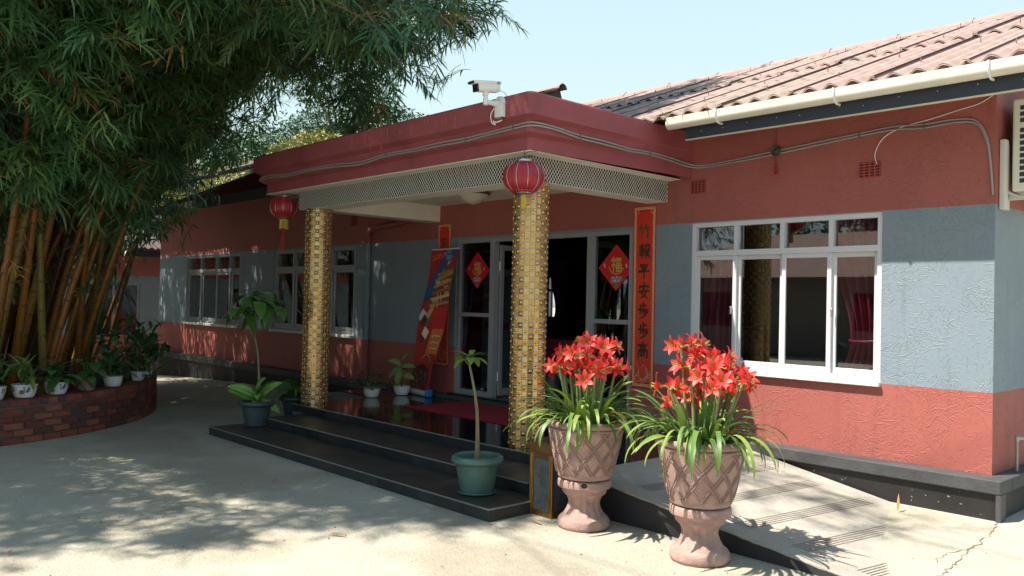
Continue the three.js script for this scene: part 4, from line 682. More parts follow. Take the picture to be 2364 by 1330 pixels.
      part('stamens', stamenGeo, stamenM, m);
    }
    if (rnd() < 0.35) { const m = part('bud', budGeo, petalMs[1], u); m.position.copy(top); m.rotation.set(rnd(-0.5, 0.5), rnd(6), rnd(-0.5, 0.5)); }
  }
}
const stalks1 = [[-0.2, 1.13, 3, -0.05], [-0.13, 1.2, 4, 0.05], [-0.06, 1.22, 4, -0.08], [0.0, 1.14, 4, -0.1], [0.03, 1.29, 4, 0.06], [0.1, 1.27, 4, 0.0], [0.13, 1.14, 4, -0.12], [0.2, 1.13, 4, -0.05], [0.17, 1.27, 2, 0.12], [-0.05, 1.11, 4, 0.12], [0.07, 1.18, 3, 0.14], [-0.15, 1.1, 3, 0.12], [0.05, 1.12, 3, -0.14]];
const stalks2 = [[-0.22, 1.07, 3, -0.08], [-0.13, 1.32, 3, 0.04], [-0.05, 1.33, 3, 0.1], [0.02, 1.26, 4, 0.02], [0.08, 1.2, 4, -0.06], [0.0, 1.13, 4, -0.1], [0.13, 1.24, 4, 0.1], [0.22, 1.1, 4, -0.02], [0.28, 1.13, 2, 0.06], [0.06, 1.06, 3, -0.13], [-0.04, 1.03, 2, 0.1], [-0.09, 1.19, 3, -0.05]];
urn(-4.01, -4.51, 'weathered pink urn of red amaryllis standing right beside the brass lamp box', 'weathered pink pedestal with a dark notch, under the urn beside the lamp box', { leaves: 150, stalks: stalks1, turn: 0.72, notch: true });
urn(-3.026, -4.505, 'weathered pink urn of red amaryllis standing in front of the ramp', 'weathered pink pedestal under the urn in front of the ramp', { leaves: 125, stalks: stalks2, turn: 2.1, notch: false });

const palm = (s) => Math.pow(Math.sin(PI * Math.pow(s, 0.85)), 0.9);
const palmLeaf = [blade(0.17, 0.062, { n: 8, a0: 0.35, bend: 1.1, fold: 0.12, shape: palm }), blade(0.17, 0.058, { n: 8, a0: 0.6, bend: 1.3, fold: 0.12, shape: palm }), blade(0.17, 0.06, { n: 8, a0: 0.1, bend: 1.2, fold: 0.12, shape: palm })];
function fan(parent, c, az, size, mat, n = 7, tilt = 0) { for (let k = 0; k < n; k++) { const m = part('leaf', palmLeaf[k % 3], mat, parent); put(m, c[0], c[1], c[2], az + (k / n) * 2 * PI + rnd(-0.12, 0.12), tilt + rnd(-0.12, 0.15), size * rnd(0.8, 1.12)); } }
const potGreen = M(0.085, 0.17, 0.15, { roughness: 0.38, map: mottle([2, 1], 0.25, 5) }), potBlue = M(0.055, 0.085, 0.095, { roughness: 0.45, map: mottle([2, 1], 0.3, 5) });
function rimPot(t, s, mat) {
  part('pot', lathe([[0.001, 0.012], [0.125, 0.012], [0.13, 0.02], [0.175, 0.245], [0.165, 0.25], [0.155, 0.235], [0.12, 0.05]].map(([r, y]) => [r * s, y * s]), 48), mat, t);
  part('rim', lathe([[0.17, 0.24], [0.19, 0.238], [0.205, 0.248], [0.208, 0.268], [0.202, 0.286], [0.185, 0.298], [0.17, 0.296], [0.162, 0.28], [0.16, 0.235]].map(([r, y]) => [r * s, y * s]), 48), mat, t);
  part('saucer', lathe([[0.001, 0.001], [0.135, 0.001], [0.15, 0.012], [0.153, 0.024], [0.146, 0.026], [0.14, 0.014], [0.001, 0.01]].map(([r, y]) => [r * s, y * s]), 40), mat, t);
  part('soil', new THREE.CircleGeometry(0.155 * s, 24).rotateX(-PI / 2).translate(0, 0.235 * s, 0), mats.soil, t);
}
{
  const t = thing('potted_plant', 'young money tree with one crown in a green pot on the lowest step', 'potted plant', [-4.955, 0.093, -4.31]);
  rimPot(t, 1, potGreen);
  const pts = [[0.0, 0.235, 0], [-0.004, 0.34, 0.0], [-0.003, 0.5, 0.004], [-0.008, 0.64, 0.008], [-0.022, 0.78, 0.022], [-0.04, 0.9, 0.04], [-0.056, 1.0, 0.056]].map((p) => V(...p));
  part('stem', taper(pts, [0.026, 0.019, 0.015, 0.013, 0.011, 0.01, 0.009], 10), M(0.3, 0.26, 0.15, { roughness: 0.75, bumpMap: grain([2, 14], 30), bumpScale: 0.004, map: mottle([1, 4], 0.35, 6) }), t);
  for (const [a, e] of [[0.3, 0.3], [2.2, 0.2], [4.3, 0.35]]) part('leaf_stalk', rod([-0.056, 0.995, 0.056], [-0.056 + Math.cos(a) * 0.045, 1.045, 0.056 + Math.sin(a) * 0.045], 0.0035), stalkM, t);
  const lm = leafM(0.2, 0.32, 0.06, { roughness: 0.3 });
  fan(t, [-0.056, 1.05, 0.056], 0.2, 1.2, lm, 7, 0.0); fan(t, [-0.05, 1.065, 0.05], 0.7, 0.8, lm, 4, 0.25);
}
const dieffMap = canvasTex(256, 128, (x, w, h) => { x.fillStyle = '#a9c27a'; x.fillRect(0, 0, w, h); x.fillStyle = '#5d8a48'; x.fillRect(0, 0, w, 18); x.fillRect(0, h - 18, w, 18); x.fillStyle = '#6d9852'; x.fillRect(0, 60, w, 8); x.strokeStyle = '#e6eec0'; x.lineWidth = 4; for (let k = 0; k < 16; k++) for (const s of [-1, 1]) { x.lineWidth = rnd(2, 6); x.beginPath(); x.moveTo(8 + k * 15, 64 + s * 5); x.quadraticCurveTo(22 + k * 15, 64 + s * 20, 34 + k * 15 + rnd(-4, 4), 64 + s * rnd(28, 46)); x.stroke(); } });
const spotMap = canvasTex(256, 128, (x, w, h) => { x.fillStyle = '#7fa05c'; x.fillRect(0, 0, w, h); for (let k = 0; k < 150; k++) { x.fillStyle = pick(['#dfe6b0', '#c9d795', '#54803e']); x.beginPath(); x.ellipse(rnd(w), rnd(h), rnd(3, 12), rnd(2, 5), rnd(3), 0, 7); x.fill(); } });
const dieffM = leafM(0.62, 0.8, 0.5, { map: dieffMap, roughness: 0.4 }), spotM = leafM(0.75, 0.85, 0.6, { map: spotMap, roughness: 0.4 });
const oval = (s) => Math.pow(Math.sin(PI * Math.pow(s, 0.75)), 0.8), ovalLeaf = [blade(0.32, 0.125, { n: 9, a0: 1.15, bend: 0.9, fold: 0.18, shape: oval }), blade(0.3, 0.13, { n: 9, a0: 0.5, bend: 1.2, fold: 0.18, shape: oval }), blade(0.3, 0.12, { n: 9, a0: -0.3, bend: 1.1, fold: 0.18, shape: oval })];
{
  const t = thing('potted_plant', 'tall money tree over striped leaves in a dark pot, far end of the lowest step', 'potted plant', [-9.1, 0.093, -4.5]);
  rimPot(t, 0.98, potBlue);
  const q = (dx, y, dd = 0) => V(0.683 * dx - 0.73 * dd, y, -0.73 * dx - 0.68 * dd);
  part('stem', taper([q(0.03, 0.23), q(0.025, 0.45), q(0.01, 0.65), q(-0.005, 0.85), q(-0.05, 1.05), q(-0.06, 1.2)], [0.032, 0.02, 0.013, 0.011, 0.01, 0.01], 8), M(0.22, 0.2, 0.13, { map: mottle([1, 4], 0.35, 6) }), t);
  const lm = leafM(0.07, 0.17, 0.035, { roughness: 0.4 }), lm2 = leafM(0.09, 0.2, 0.04, { roughness: 0.4 });
  for (const [dx, y, dd, s, tl] of [[-0.19, 1.36, -0.1, 2.2, -0.45], [-0.1, 1.5, 0.0, 2.1, -0.25], [0.02, 1.45, -0.12, 2.3, -0.4], [0.1, 1.45, 0.05, 1.8, -0.3], [0.2, 1.4, -0.05, 2.3, -0.4], [-0.02, 1.55, 0.15, 1.8, -0.1], [-0.06, 1.3, 0.1, 1.8, -0.4]]) { const c = q(dx, y, dd); part('leaf_stalk', rod(q(-0.06, 1.18), c, 0.005), stalkM, t); fan(t, [c.x, c.y, c.z], rnd(6), s, rnd() < 0.5 ? lm : lm2, 6, tl); }
  for (const [v, az, y, s, rz] of [[0, 0.55, 0.3, 1.45, 0.3], [0, 0.95, 0.28, 1.5, 0.12], [1, 3.8, 0.3, 1.4, 0.25], [1, 4.3, 0.32, 1.3, 0.4], [2, 5.3, 0.32, 1.1, -0.4], [1, 2.9, 0.34, 1.0, 0.2], [2, 0.5, 0.3, 1.1, -0.1], [1, 5.8, 0.34, 1.0, 0]]) put(part('striped_leaf', ovalLeaf[v], dieffM, t), 0.01, y, 0, az, rz, s).rotation.x = az < 2 ? 0.85 : az < 4.6 ? -0.85 : 0;
}
{
  const t = thing('potted_plant', 'broad-leaved plant in a dark pot on the ground behind the far column', 'potted plant', [-9.86, -0.0, -5.42]);
  rimPot(t, 1.05, M(0.02, 0.04, 0.042, { roughness: 0.4 }));
  part('stem', rod([0, 0.24, 0], [0.02, 0.4, 0.02], 0.018), stalkM, t);
  for (const [v, az, s, rz] of [[1, 4.0, 1.2, 0.1], [1, 4.7, 1.25, -0.3], [2, 4.2, 1.2, -0.5], [1, 3.2, 1.1, 0.2], [0, 5.3, 1.1, -0.2], [1, 0.6, 1.0, 0.1], [2, 2.2, 1.0, 0.1]]) put(part('leaf', ovalLeaf[v], leafM(0.07, 0.17, 0.035), t), 0.01, 0.38, 0.01, az, rz, s).rotation.x = az < 2 ? 0.8 : az < 4.6 ? -0.8 : 0;
}
const enamel = M(0.72, 0.73, 0.76, { roughness: 0.3 });
const floral = canvasTex(512, 128, (x, w, h) => { x.fillStyle = '#dcdde2'; x.fillRect(0, 0, w, h); for (const cx of [40, 140, 240, 340, 440]) { x.strokeStyle = x.fillStyle = '#27324f'; x.lineWidth = 2.2; for (let k = 0; k < 16; k++) { x.beginPath(); x.arc(cx + rnd(-26, 26), 66 + rnd(-10, 10), rnd(2, 6), rnd(6), rnd(6) + 2); x.stroke(); } for (let k = 0; k < 6; k++) { x.beginPath(); x.arc(cx + rnd(-24, 24), 66 + rnd(-8, 8), rnd(1, 3), 0, 7); x.fill(); } } });
const enamelFloral = M(1, 1, 1, { map: floral, roughness: 0.3 });
const bowl = [[0.001, 0.004], [0.085, 0.004], [0.09, 0.01], [0.1, 0.03], [0.116, 0.08], [0.12, 0.125], [0.126, 0.135], [0.126, 0.142], [0.117, 0.14], [0.112, 0.1]];
{
  const a = thing('potted_plant', 'low bushy round-leaved plant in a white bowl on the porch platform', 'potted plant', [-9.4, 0.28, -6.28]);
  part('pot', lathe(bowl.map(([r, y]) => [r * 0.92, y * 0.85]), 40), enamel, a);
  part('soil', new THREE.CircleGeometry(0.1, 20).rotateX(-PI / 2).translate(0, 0.1, 0), mats.soil, a);
  const rl = blade(0.055, 0.05, { n: 5, a0: 0.4, bend: 0.9, fold: 0.1, shape: (s) => Math.sqrt(Math.max(0, 1 - Math.pow(2 * s - 1, 2))) }), lm = [leafM(0.06, 0.12, 0.04, { roughness: 0.3 }), leafM(0.08, 0.16, 0.05, { roughness: 0.3 })];
  for (let k = 0; k < 150; k++) { const an = rnd(6.28), r = 0.3 * Math.sqrt(rnd()), y = 0.1 + (0.26 + rnd(-0.12, 0.07)) * Math.sqrt(Math.max(0, 1 - r * r / 0.12)) - (r > 0.15 ? rnd(0, 0.12) : 0); put(part('leaf', rl, lm[k % 2], a), Math.cos(an) * r, Math.max(0.03, y), Math.sin(an) * r, rnd(6.28), rnd(-0.4, 0.4), rnd(0.7, 1.3)); }
  const st = []; for (let k = 0; k < 26; k++) { const an = rnd(6.28), r = rnd(0.05, 0.25); st.push(rod([0, 0.1, 0], [Math.cos(an) * r, 0.1 + rnd(0.02, 0.2), Math.sin(an) * r], 0.003, 4)); } part('stems', st, stalkM, a);
  const b = thing('potted_plant', 'spotted dieffenbachia in a white bowl between the bushy plant and the banner', 'potted plant', [-9.42, 0.28, -6.78]);
  part('pot', lathe(bowl.map(([r, y]) => [r * 0.95, y * 0.85]), 40), enamel, b);
  part('soil', new THREE.CircleGeometry(0.1, 20).rotateX(-PI / 2).translate(0, 0.1, 0), mats.soil, b);
  part('stem', taper([V(0, 0.1, 0), V(0, 0.25, 0), V(-0.02, 0.42, 0.0)], [0.012, 0.01, 0.007], 8), M(0.1, 0.07, 0.04), b);
  for (const [v, az, y, s, rz] of [[0, 0.6, 0.42, 0.8, 0.2], [1, 3.9, 0.4, 0.75, 0.3], [1, 0.9, 0.38, 0.7, 0], [2, 4.1, 0.36, 0.95, -0.1], [1, 2.2, 0.33, 0.85, 0], [2, 5.2, 0.34, 0.9, -0.3], [1, 0.3, 0.27, 0.8, -0.2], [2, 3.2, 0.28, 0.8, 0.1]]) put(part('spotted_leaf', ovalLeaf[v], spotM, b), -0.01, y, 0, az, rz, s).rotation.x = az < 2 ? 0.7 : az < 4.6 ? -0.7 : 0;
}
// ------------------------------------------------------------------ brick planter with the bamboo clump
const PC = [-13.1, -1.2], PR = 3.4, planter = thing('brick_planter', 'curved low red brick planter wall round the bamboo', 'planter', [PC[0], 0, PC[1]]);
{
  const ring = (r0, r1, y0, y1) => lathe([[r0, y0], [r1, y0], [r1, y1], [r0, y1], [r0, y0]], 120);
  part('mortar', uvBox(ring(PR - 0.22, PR - 0.006, -0.1, 0.455)), M(0.12, 0.115, 0.1, { bumpMap: grain(2, 60), bumpScale: 0.006 }), planter);
  part('soil', new THREE.CircleGeometry(PR - 0.21, 60).rotateX(-PI / 2).translate(0, 0.4, 0), mats.soil, planter);
  const bm = [[0.27, 0.07, 0.05], [0.33, 0.09, 0.055], [0.2, 0.055, 0.045], [0.36, 0.12, 0.07], [0.15, 0.06, 0.05]].map((c) => M(...c, { map: mottle(3, 0.4, 6), bumpMap: grain(3, 40), bumpScale: 0.006, roughness: 0.9 })), bg = [0, 1, 2].map((k) => { const g = new RoundedBoxGeometry(0.208, 0.064, 0.1, 1, 0.005), p = g.attributes.position; for (let i = 0; i < p.count; i++) p.setXYZ(i, p.getX(i) + rnd(-0.0025, 0.0025), p.getY(i) + rnd(-0.002, 0.002), p.getZ(i) + rnd(-0.002, 0.002)); return uvBox(g); }), hg = [0, 1].map((k) => uvBox(new RoundedBoxGeometry(0.098, 0.074, 0.215, 1, 0.006)));
  const A0 = 0.55, A1 = -1.62; // angles from +x towards -z in view
  let count = 0;
  for (let r = 0; r < 5; r++) { const n = Math.floor((A0 - A1) * PR / 0.22); for (let k = 0; k < n && count < 230; k++) { const a = A0 - (k + (r % 2) * 0.5) * 0.22 / PR, m = part('brick', pick(bg), pick(bm), planter); m.position.set(Math.cos(a) * (PR - 0.05 + rnd(-0.003, 0.004)), 0.036 + r * 0.0755, Math.sin(a) * (PR - 0.05)); m.rotation.set(rnd(-0.01, 0.01), PI / 2 - a, rnd(-0.008, 0.008)); count++; } }
  const n = Math.floor((A0 - A1) * PR / 0.11); for (let k = 0; k < n && k < 70; k++) { const a = A0 - k * 0.11 / PR, m = part('brick', pick(hg), pick(bm), planter); m.position.set(Math.cos(a) * (PR - 0.107), 0.425 + rnd(-0.003, 0.003), Math.sin(a) * (PR - 0.107)); m.rotation.set(0, PI / 2 - a + rnd(-0.02, 0.02), 0); }
}
const culmTex = canvasTex(128, 256, (x, w, h) => { x.fillStyle = '#e8e4dc'; x.fillRect(0, 0, w, h); for (let k = 0; k < 26; k++) { x.fillStyle = pick(['rgba(70,90,40,0.55)', 'rgba(160,120,60,0.4)', 'rgba(255,240,200,0.5)', 'rgba(90,60,30,0.35)']); x.fillRect(rnd(w), 0, rnd(1, 6), h); } for (let k = 0; k < 50; k++) { x.fillStyle = 'rgba(50,35,20,0.25)'; x.fillRect(rnd(w), rnd(h), rnd(2, 9), rnd(1, 12)); } }, { rep: [1, 1.6] });
function clump(PC, label, total, biasX, biasZ, offX, offZ, keep, leafScale) {
  const bamboo = thing('bamboo_clump', label, 'bamboo', [PC[0], 0.4, PC[1]]);
  const cm = [[0.34, 0.14, 0.02], [0.4, 0.2, 0.035], [0.25, 0.1, 0.02], [0.24, 0.19, 0.045], [0.1, 0.05, 0.025], [0.3, 0.3, 0.28]].map((c) => M(...c, { map: culmTex, roughness: 0.4 })), nm = M(0.1, 0.05, 0.025), brs = [], green = [], dry = [], low = [];
  const ok = (p) => { // sprays kept clear of roofs, walls, the right-hand sky and the sunlit yard
    const x = p.x + PC[0], y = p.y + 0.4, z = p.z + PC[1];
    if (z < -4.75 && x > -10.5 && y < 3.75) return false;
    if (z < -6.4 && y < 3.75 + Math.max(0, (-6.6 - z)) * 0.4) return false;
    if (x > 1.13 * z + 0.2 && z < -5) return false;
    const X = x + 0.27 * y, Z = z - 0.52 * y, lim = -4.3 - (Z + 4.4) * 0.4; // crown shaped by where its shade lands; a few unseen tips dapple the ramp
    if (X > (Z < -6.9 ? -4.9 : Math.min(-4.1, lim)) && !(Z < -5.2 && Z > -6.8 && X < -2.3 && y > 6 && rnd() < 0.12)) return false;
    if (y < (x < -10.6 ? 2.55 : 3.05) && z < -3.2 || y < 2.7 && z > -3.2) return false;
    return x * x + z * z > 20;
  };
  const spray = (p, az, el, s) => { if (rnd() > keep || !ok(p) || vnoise(p.x * 0.95 + p.y * 0.5 + 40, p.z * 0.95 - p.y * 0.45 + 40, 64) < (p.x > 2.6 && p.z < -2 ? 0.12 : p.z < -2.6 ? 0.48 : 0.21)) return; s *= leafScale; (rnd() < 0.05 ? dry : green).push([p.x, p.y, p.z, az, el, s]); };
  for (let c = 0; c < total; c++) {
    const ph = c * 2.399963 + rnd(-0.2, 0.2), rho = 1.9 * Math.sqrt((c + 0.5) / total), bxx = offX + Math.cos(ph) * rho, bz = offZ + Math.sin(ph) * rho;
    const arc = keep === 1 && c % 6 === 1, far = keep === 1 && c % 4 === 0 && !arc, az = arc ? rnd(-1.0, -0.5) : far ? pick([rnd(-0.85, -0.5), rnd(-0.75, -0.45), rnd(-0.3, 0.6)]) : Math.atan2(Math.sin(ph) * (0.3 + rho * 0.5) + biasZ, Math.cos(ph) * (0.3 + rho * 0.5) + biasX) + rnd(-0.5, 0.5), th0 = arc ? rnd(0.12, 0.28) : 0.06 + 0.1 * rho + rnd(-0.05, 0.12), th1 = arc ? rnd(1.75, 2.35) : rnd(1.0, 1.75), L = arc ? rnd(7.2, 9.9) : far ? rnd(11.5, 13.8) : rnd(7.5, 11), pts = [], rad = [], N = 22, r0 = rnd(0.034, 0.05);
    let p = V(bxx, -0.1, bz); const kinkA = rnd(6.28);
    for (let i = 0; i <= N; i++) { const s = i / N; pts.push(p.clone()); rad.push(r0 * (1 - 0.86 * s)); const th = th0 + (th1 - th0) * Math.pow(s, arc ? 1.65 : far ? 2.05 : 2.5), q = az + 0.12 * Math.sin(s * 4 + kinkA); p = p.clone().add(V(Math.cos(q) * Math.sin(th), Math.cos(th), Math.sin(q) * Math.sin(th)).multiplyScalar(L / N)); }
    const mat = rnd() < 0.06 ? cm[5] : rho > 1.2 ? cm[Math.floor(rnd(4))] : cm[Math.floor(rnd(5))];
        const m = part('culm', taper(pts, rad, 9), mat, bamboo), nodes = [], curve = new THREE.CatmullRomCurve3(pts);
    for (let d = 0.25; d < 5; d += rnd(0.26, 0.34)) { const s = d / L, q = curve.getPoint(s), t = curve.getTangent(s), g = new THREE.CylinderGeometry(1, 1.12, 0.014, 9), r = mix(rad[Math.floor(s * N)], rad[Math.min(N, Math.floor(s * N) + 1)], (s * N) % 1) * 1.1; g.scale(r, 1, r).applyQuaternion(new THREE.Quaternion().setFromUnitVectors(V(0, 1, 0), t)).translate(q.x, q.y, q.z); nodes.push(g); }
    stuff(part('node_rings', nodes, nm, m));
    if (rnd() < 0.45) { const s = rnd(0.08, 0.35), q = curve.getPoint(s), b = blade(rnd(0.18, 0.3), 0.09, { n: 4, a0: 1.2, bend: rnd(0.3, 1.2), fold: 0.6 }).rotateY(rnd(6.28)).translate(q.x, q.y, q.z); part('dry_sheath', b, M(0.34, 0.25, 0.14), m); }
    for (let k = 0; k < 5; k++) { const q = curve.getPoint(rnd(1.4, 2.6) / L); low.push([q.x, q.y, q.z, rnd(6.28), rnd(-0.9, 0.4), rnd(0.6, 1.0)]); }
    for (let d = 2.3; d < L; d += 0.3) for (let k = 0; k < 2; k++) {
      const s = d / L; if (s < 0.45 && rnd() < 0.45) continue;
      const q = curve.getPoint(s), ba = az + rnd(-1.9, 1.9), bl = rnd(0.5, 1.5) * (1 - 0.35 * s), el0 = rnd(0.1, 0.9), bp = [];
      let w = q.clone(); for (let i = 0; i <= 6; i++) { bp.push(w.clone()); const e = el0 - 1.7 * (i / 6); w = w.clone().add(V(Math.cos(ba) * Math.cos(e), Math.sin(e), Math.sin(ba) * Math.cos(e)).multiplyScalar(bl / 6)); }
      if (ok(bp[6])) brs.push(taper(bp, [0.008, 0.007, 0.006, 0.005, 0.004, 0.003, 0.002], 3));
      for (let i = 2; i <= 6; i++) for (let f = 0; f < 2; f++) spray(bp[i].clone().add(V(rnd(-0.12, 0.12), rnd(-0.06, 0.06), rnd(-0.12, 0.12))), ba + rnd(-1.5, 1.5), rnd(-0.9, 0.25), rnd(0.95, 1.4));
    }
  }
  low.forEach((q, i) => (i % 3 ? green : dry).push(q));
  stuff(part('branches', brs, M(0.16, 0.11, 0.05), bamboo));
  const leaf = (s) => Math.pow(Math.sin(PI * Math.pow(0.04 + 0.96 * s, 0.6)), 0.9);
  const makeSpray = (n, len) => { const g = [tube([[0, 0, 0], [0.12, 0.02, 0], [0.24, -0.01, 0.01], [0.34, -0.07, 0.01]], 0.0025, 5, 3)]; for (let k = 0; k < n; k++) { const x = 0.05 + k * 0.3 / n + rnd(-0.012, 0.012), side = k % 2 ? 1 : -1, yaw = side * rnd(0.3, 1.25) * (1 - k / (n * 1.5)); g.push(blade(len * rnd(0.7, 1.25), rnd(0.015, 0.026), { n: 3, a0: rnd(-0.6, 0.25), bend: rnd(0.3, 1.3), fold: 0.2, shape: leaf }).rotateY(yaw).translate(x, 0.015 - 0.6 * x * x, 0)); } return join(g); };
  const sgs = [makeSpray(11, 0.19), makeSpray(8, 0.23), makeSpray(14, 0.15), makeSpray(6, 0.2)], dummy = new THREE.Object3D(); dummy.rotation.order = 'YZX';
  const groups = sgs.map((g, v) => ['foliage', green.filter((q, i) => i % 4 === v), leafM(0.08, 0.175, 0.062, { transmission: 0.3, roughness: 0.42 }), g]); groups.push(['dry_foliage', dry, leafM(0.42, 0.2, 0.06, { roughness: 0.8 }), sgs[3]]);
  for (const [name, list, mat, sg] of groups) {
    const im = new THREE.InstancedMesh(sg, mat, list.length); im.name = name; im.userData.kind = 'stuff'; im.castShadow = im.receiveShadow = true;
    list.forEach(([x, y, z, a, e, s], i) => { dummy.position.set(x, y, z); dummy.rotation.set(rnd(-0.7, 0.7), a, e); dummy.scale.setScalar(s); dummy.updateMatrix(); im.setMatrixAt(i, dummy.matrix); const v = rnd(0.65, 1.3); im.setColorAt(i, new THREE.Color().setRGB(v * rnd(0.8, 1.15) * (i % 9 === 0 ? 1.9 : 1), v * (i % 9 === 0 ? 1.35 : 1), v * rnd(0.8, 1.1))); });  // every ninth spray tinted yellower, a sunlit look put into its colour
    bamboo.add(im);
  }
  console.log('sprays', green.length, dry.length);
}
clump(PC, 'huge golden-stemmed bamboo clump in the brick planter, overhanging the yard', 132, 0.38, -0.42, 0.75, -0.5, 1, 1);
clump([-17.6, -3.6], 'added bamboo clump behind the planter towards the rear building, darkening the left wing', 34, 0.3, -0.2, 0, 0, 0.3, 1.5);  // added clump, thickens the shade over the left wing and blocks sky
// pots standing along the planter wall
{
  const lance = [blade(0.26, 0.05, { n: 6, a0: 1.2, bend: 0.9, fold: 0.25 }), blade(0.3, 0.055, { n: 6, a0: 0.9, bend: 1.5, fold: 0.25 }), blade(0.28, 0.05, { n: 6, a0: 0.5, bend: 1.6, fold: 0.25 })], broad = [blade(0.2, 0.11, { n: 6, a0: 0.9, bend: 1.3, fold: 0.15, shape: oval }), blade(0.22, 0.12, { n: 6, a0: 0.3, bend: 1.5, fold: 0.15, shape: oval }), blade(0.2, 0.1, { n: 6, a0: -0.5, bend: 0.9, fold: 0.15, shape: oval })];
  const G = [leafM(0.06, 0.14, 0.035), leafM(0.09, 0.2, 0.045), leafM(0.2, 0.28, 0.06), leafM(0.045, 0.1, 0.035)], W = enamelFloral;
  const at = (deg) => { const a = deg; return [PC[0] + Math.cos(a) * (PR - 0.12), 0.463, PC[1] + Math.sin(a) * (PR - 0.12)]; };
  const list = [
    [-0.245, 'white pot with blue motif and lance leaves, leftmost on the brick planter', W, 1.0, 1, lance, 20, [0, 1]], [-0.345, 'white pot with blue and brown motif and pale lance leaves on the brick planter', W, 1.02, 1, lance, 22, [1, 2]],
    [-0.46, 'white pot with broad trailing leaves, beside the terracotta pot on the planter', W, 1.0, 1, broad, 32, [1, 1, 0]], [-0.59, 'plain terracotta pot with broad leaves on the brick planter', terra, 0.85, 1.25, broad, 18, [0, 1]],
    [-0.74, 'white bowl under dark dense lance leaves, right of the terracotta pot', enamel, 0.9, 1, lance, 34, [3, 0]], [-0.96, 'narrow white pot with dark leaves near the right end of the planter', W, 0.72, 1.2, lance, 34, [0, 3]],
    [-1.1, 'pot with yellow-green pointed leaves at the right end of the planter', enamel, 0.7, 0.9, lance, 26, [2, 1, 0]],
  ];
  for (const [a, label, mat, s, hs, leaves, n, cols] of list) {
    const t = thing('potted_plant', label, 'potted plant', at(a), a * -3);
    part('pot', mat === terra ? lathe([[0.001, 0], [0.09, 0], [0.1, 0.02], [0.118, 0.1], [0.112, 0.16], [0.12, 0.17], [0.1, 0.165]].map(([r, y]) => [r * s, y * s]), 32) : lathe(bowl.map(([r, y]) => [r * s, y * s * hs]), 36), mat, t);
    const h = (mat === terra ? 0.15 : 0.12 * hs) * s;
    part('soil', new THREE.CircleGeometry(0.1 * s, 18).rotateX(-PI / 2).translate(0, h, 0), mats.soil, t);
    if (a === -0.345) part('brown_motif', new THREE.CircleGeometry(0.026, 6).translate(-0.02, 0.07, 0.121).rotateY(1.3 - (a * -3)), M(0.22, 0.1, 0.04), t);
    const H = a < -0.9 ? 0.34 : a < -0.7 ? 0.28 : 0.2;
    for (let k = 0; k < 3; k++) part('stem', rod([rnd(-0.03, 0.03), h, rnd(-0.03, 0.03)], [rnd(-0.06, 0.06), h + H, rnd(-0.06, 0.06)], 0.006), stalkM, t);
    for (let k = 0; k < n; k++) put(part('leaf', pick(leaves), G[pick(cols)], t), rnd(-0.06, 0.06), h + rnd(0, H), rnd(-0.06, 0.06), rnd(6.28), rnd(-0.3, 0.3), rnd(0.9, 1.45));
  }
  const bush = thing('planter_shrub', 'dark leafy shrub rising behind the pots at the right end of the planter', 'shrub', [PC[0] + 1.35, 0.42, PC[1] - 2.75]);
  for (let k = 0; k < 8; k++) { const a = rnd(6.28), r = rnd(0.1, 0.35); part('stem', rod([0, 0, 0], [Math.cos(a) * r, rnd(0.4, 0.75), Math.sin(a) * r], 0.008), stalkM, bush); }
  for (let k = 0; k < 110; k++) { const a = rnd(6.28), r = 0.42 * Math.sqrt(rnd()); put(part('leaf', pick(rnd() < 0.5 ? broad : lance), G[pick([0, 3, 0, 1])], bush), Math.cos(a) * r, rnd(0.02, 0.75), Math.sin(a) * r, rnd(6.28), rnd(-0.4, 0.3), rnd(0.8, 1.3)); }
}
// fallen leaves
{
  const g = []; for (let k = 0; k < 420; k++) { const x = -1.6 - 9 * rnd(), z = -0.6 - 5.6 * rnd(), y = z < ZR ? (x > -4.35 ? Math.max(0, rampY(x, z)) : -1) : (z < -4.0 && x < -4.5 && x > -9.4 ? -1 : groundY(x)); if (y < 0 || x < -9.6) continue; g.push(rnd() < 0.5 ? blade(rnd(0.02, 0.06), 0.006, { n: 1, a0: 0.1, bend: 0.1 }).rotateY(rnd(6.28)).translate(x, y + 0.005, z) : new THREE.BoxGeometry(rnd(0.003, 0.012), 0.004, rnd(0.003, 0.009)).rotateY(rnd(6.28)).translate(x, y + 0.003, z)); }
  stuff(tag(part('yard_litter', g, M(0.2, 0.13, 0.08)), 'tiny twigs, husks and grit strewn over the concrete yard', 'litter'));
}
{
  const lg = blade(0.16, 0.022, { n: 4, a0: 0.1, bend: 0.25, fold: 0.35 }), lm = M(0.45, 0.17, 0.06), S = [[-4.93, -2.98, 'on the yard before the steps', 0.5], [-6.6, -3.42, 'in the shade below the steps', 2.2], [-2.72, -6.78, 'upright against the black plinth', 1.9], [-2.45, -5.1, 'on the pale ramp beyond the second urn', 0.8], [-3.36, -3.12, 'in the sun at the bottom of the yard', 1.2], [-5.72, -1.25, 'near the left foot of the yard', 2.6], [-4.2, -4.28, 'close beside the foot of the lamp box', 3.0]];
  S.forEach(([x, z, w, a], i) => { const m = part('fallen_leaf', lg, lm); tag(m, `dry orange bamboo leaf lying ${w}`, 'fallen leaf', 'dry bamboo leaves fallen about the yard'); put(m, x, Math.max(0, rampY(x, z) * (z < ZR ? 1 : 0)) + 0.012, z, a, i === 2 ? 1.0 : 0, i === 2 ? 0.9 : rnd(0.6, 1)); });
}
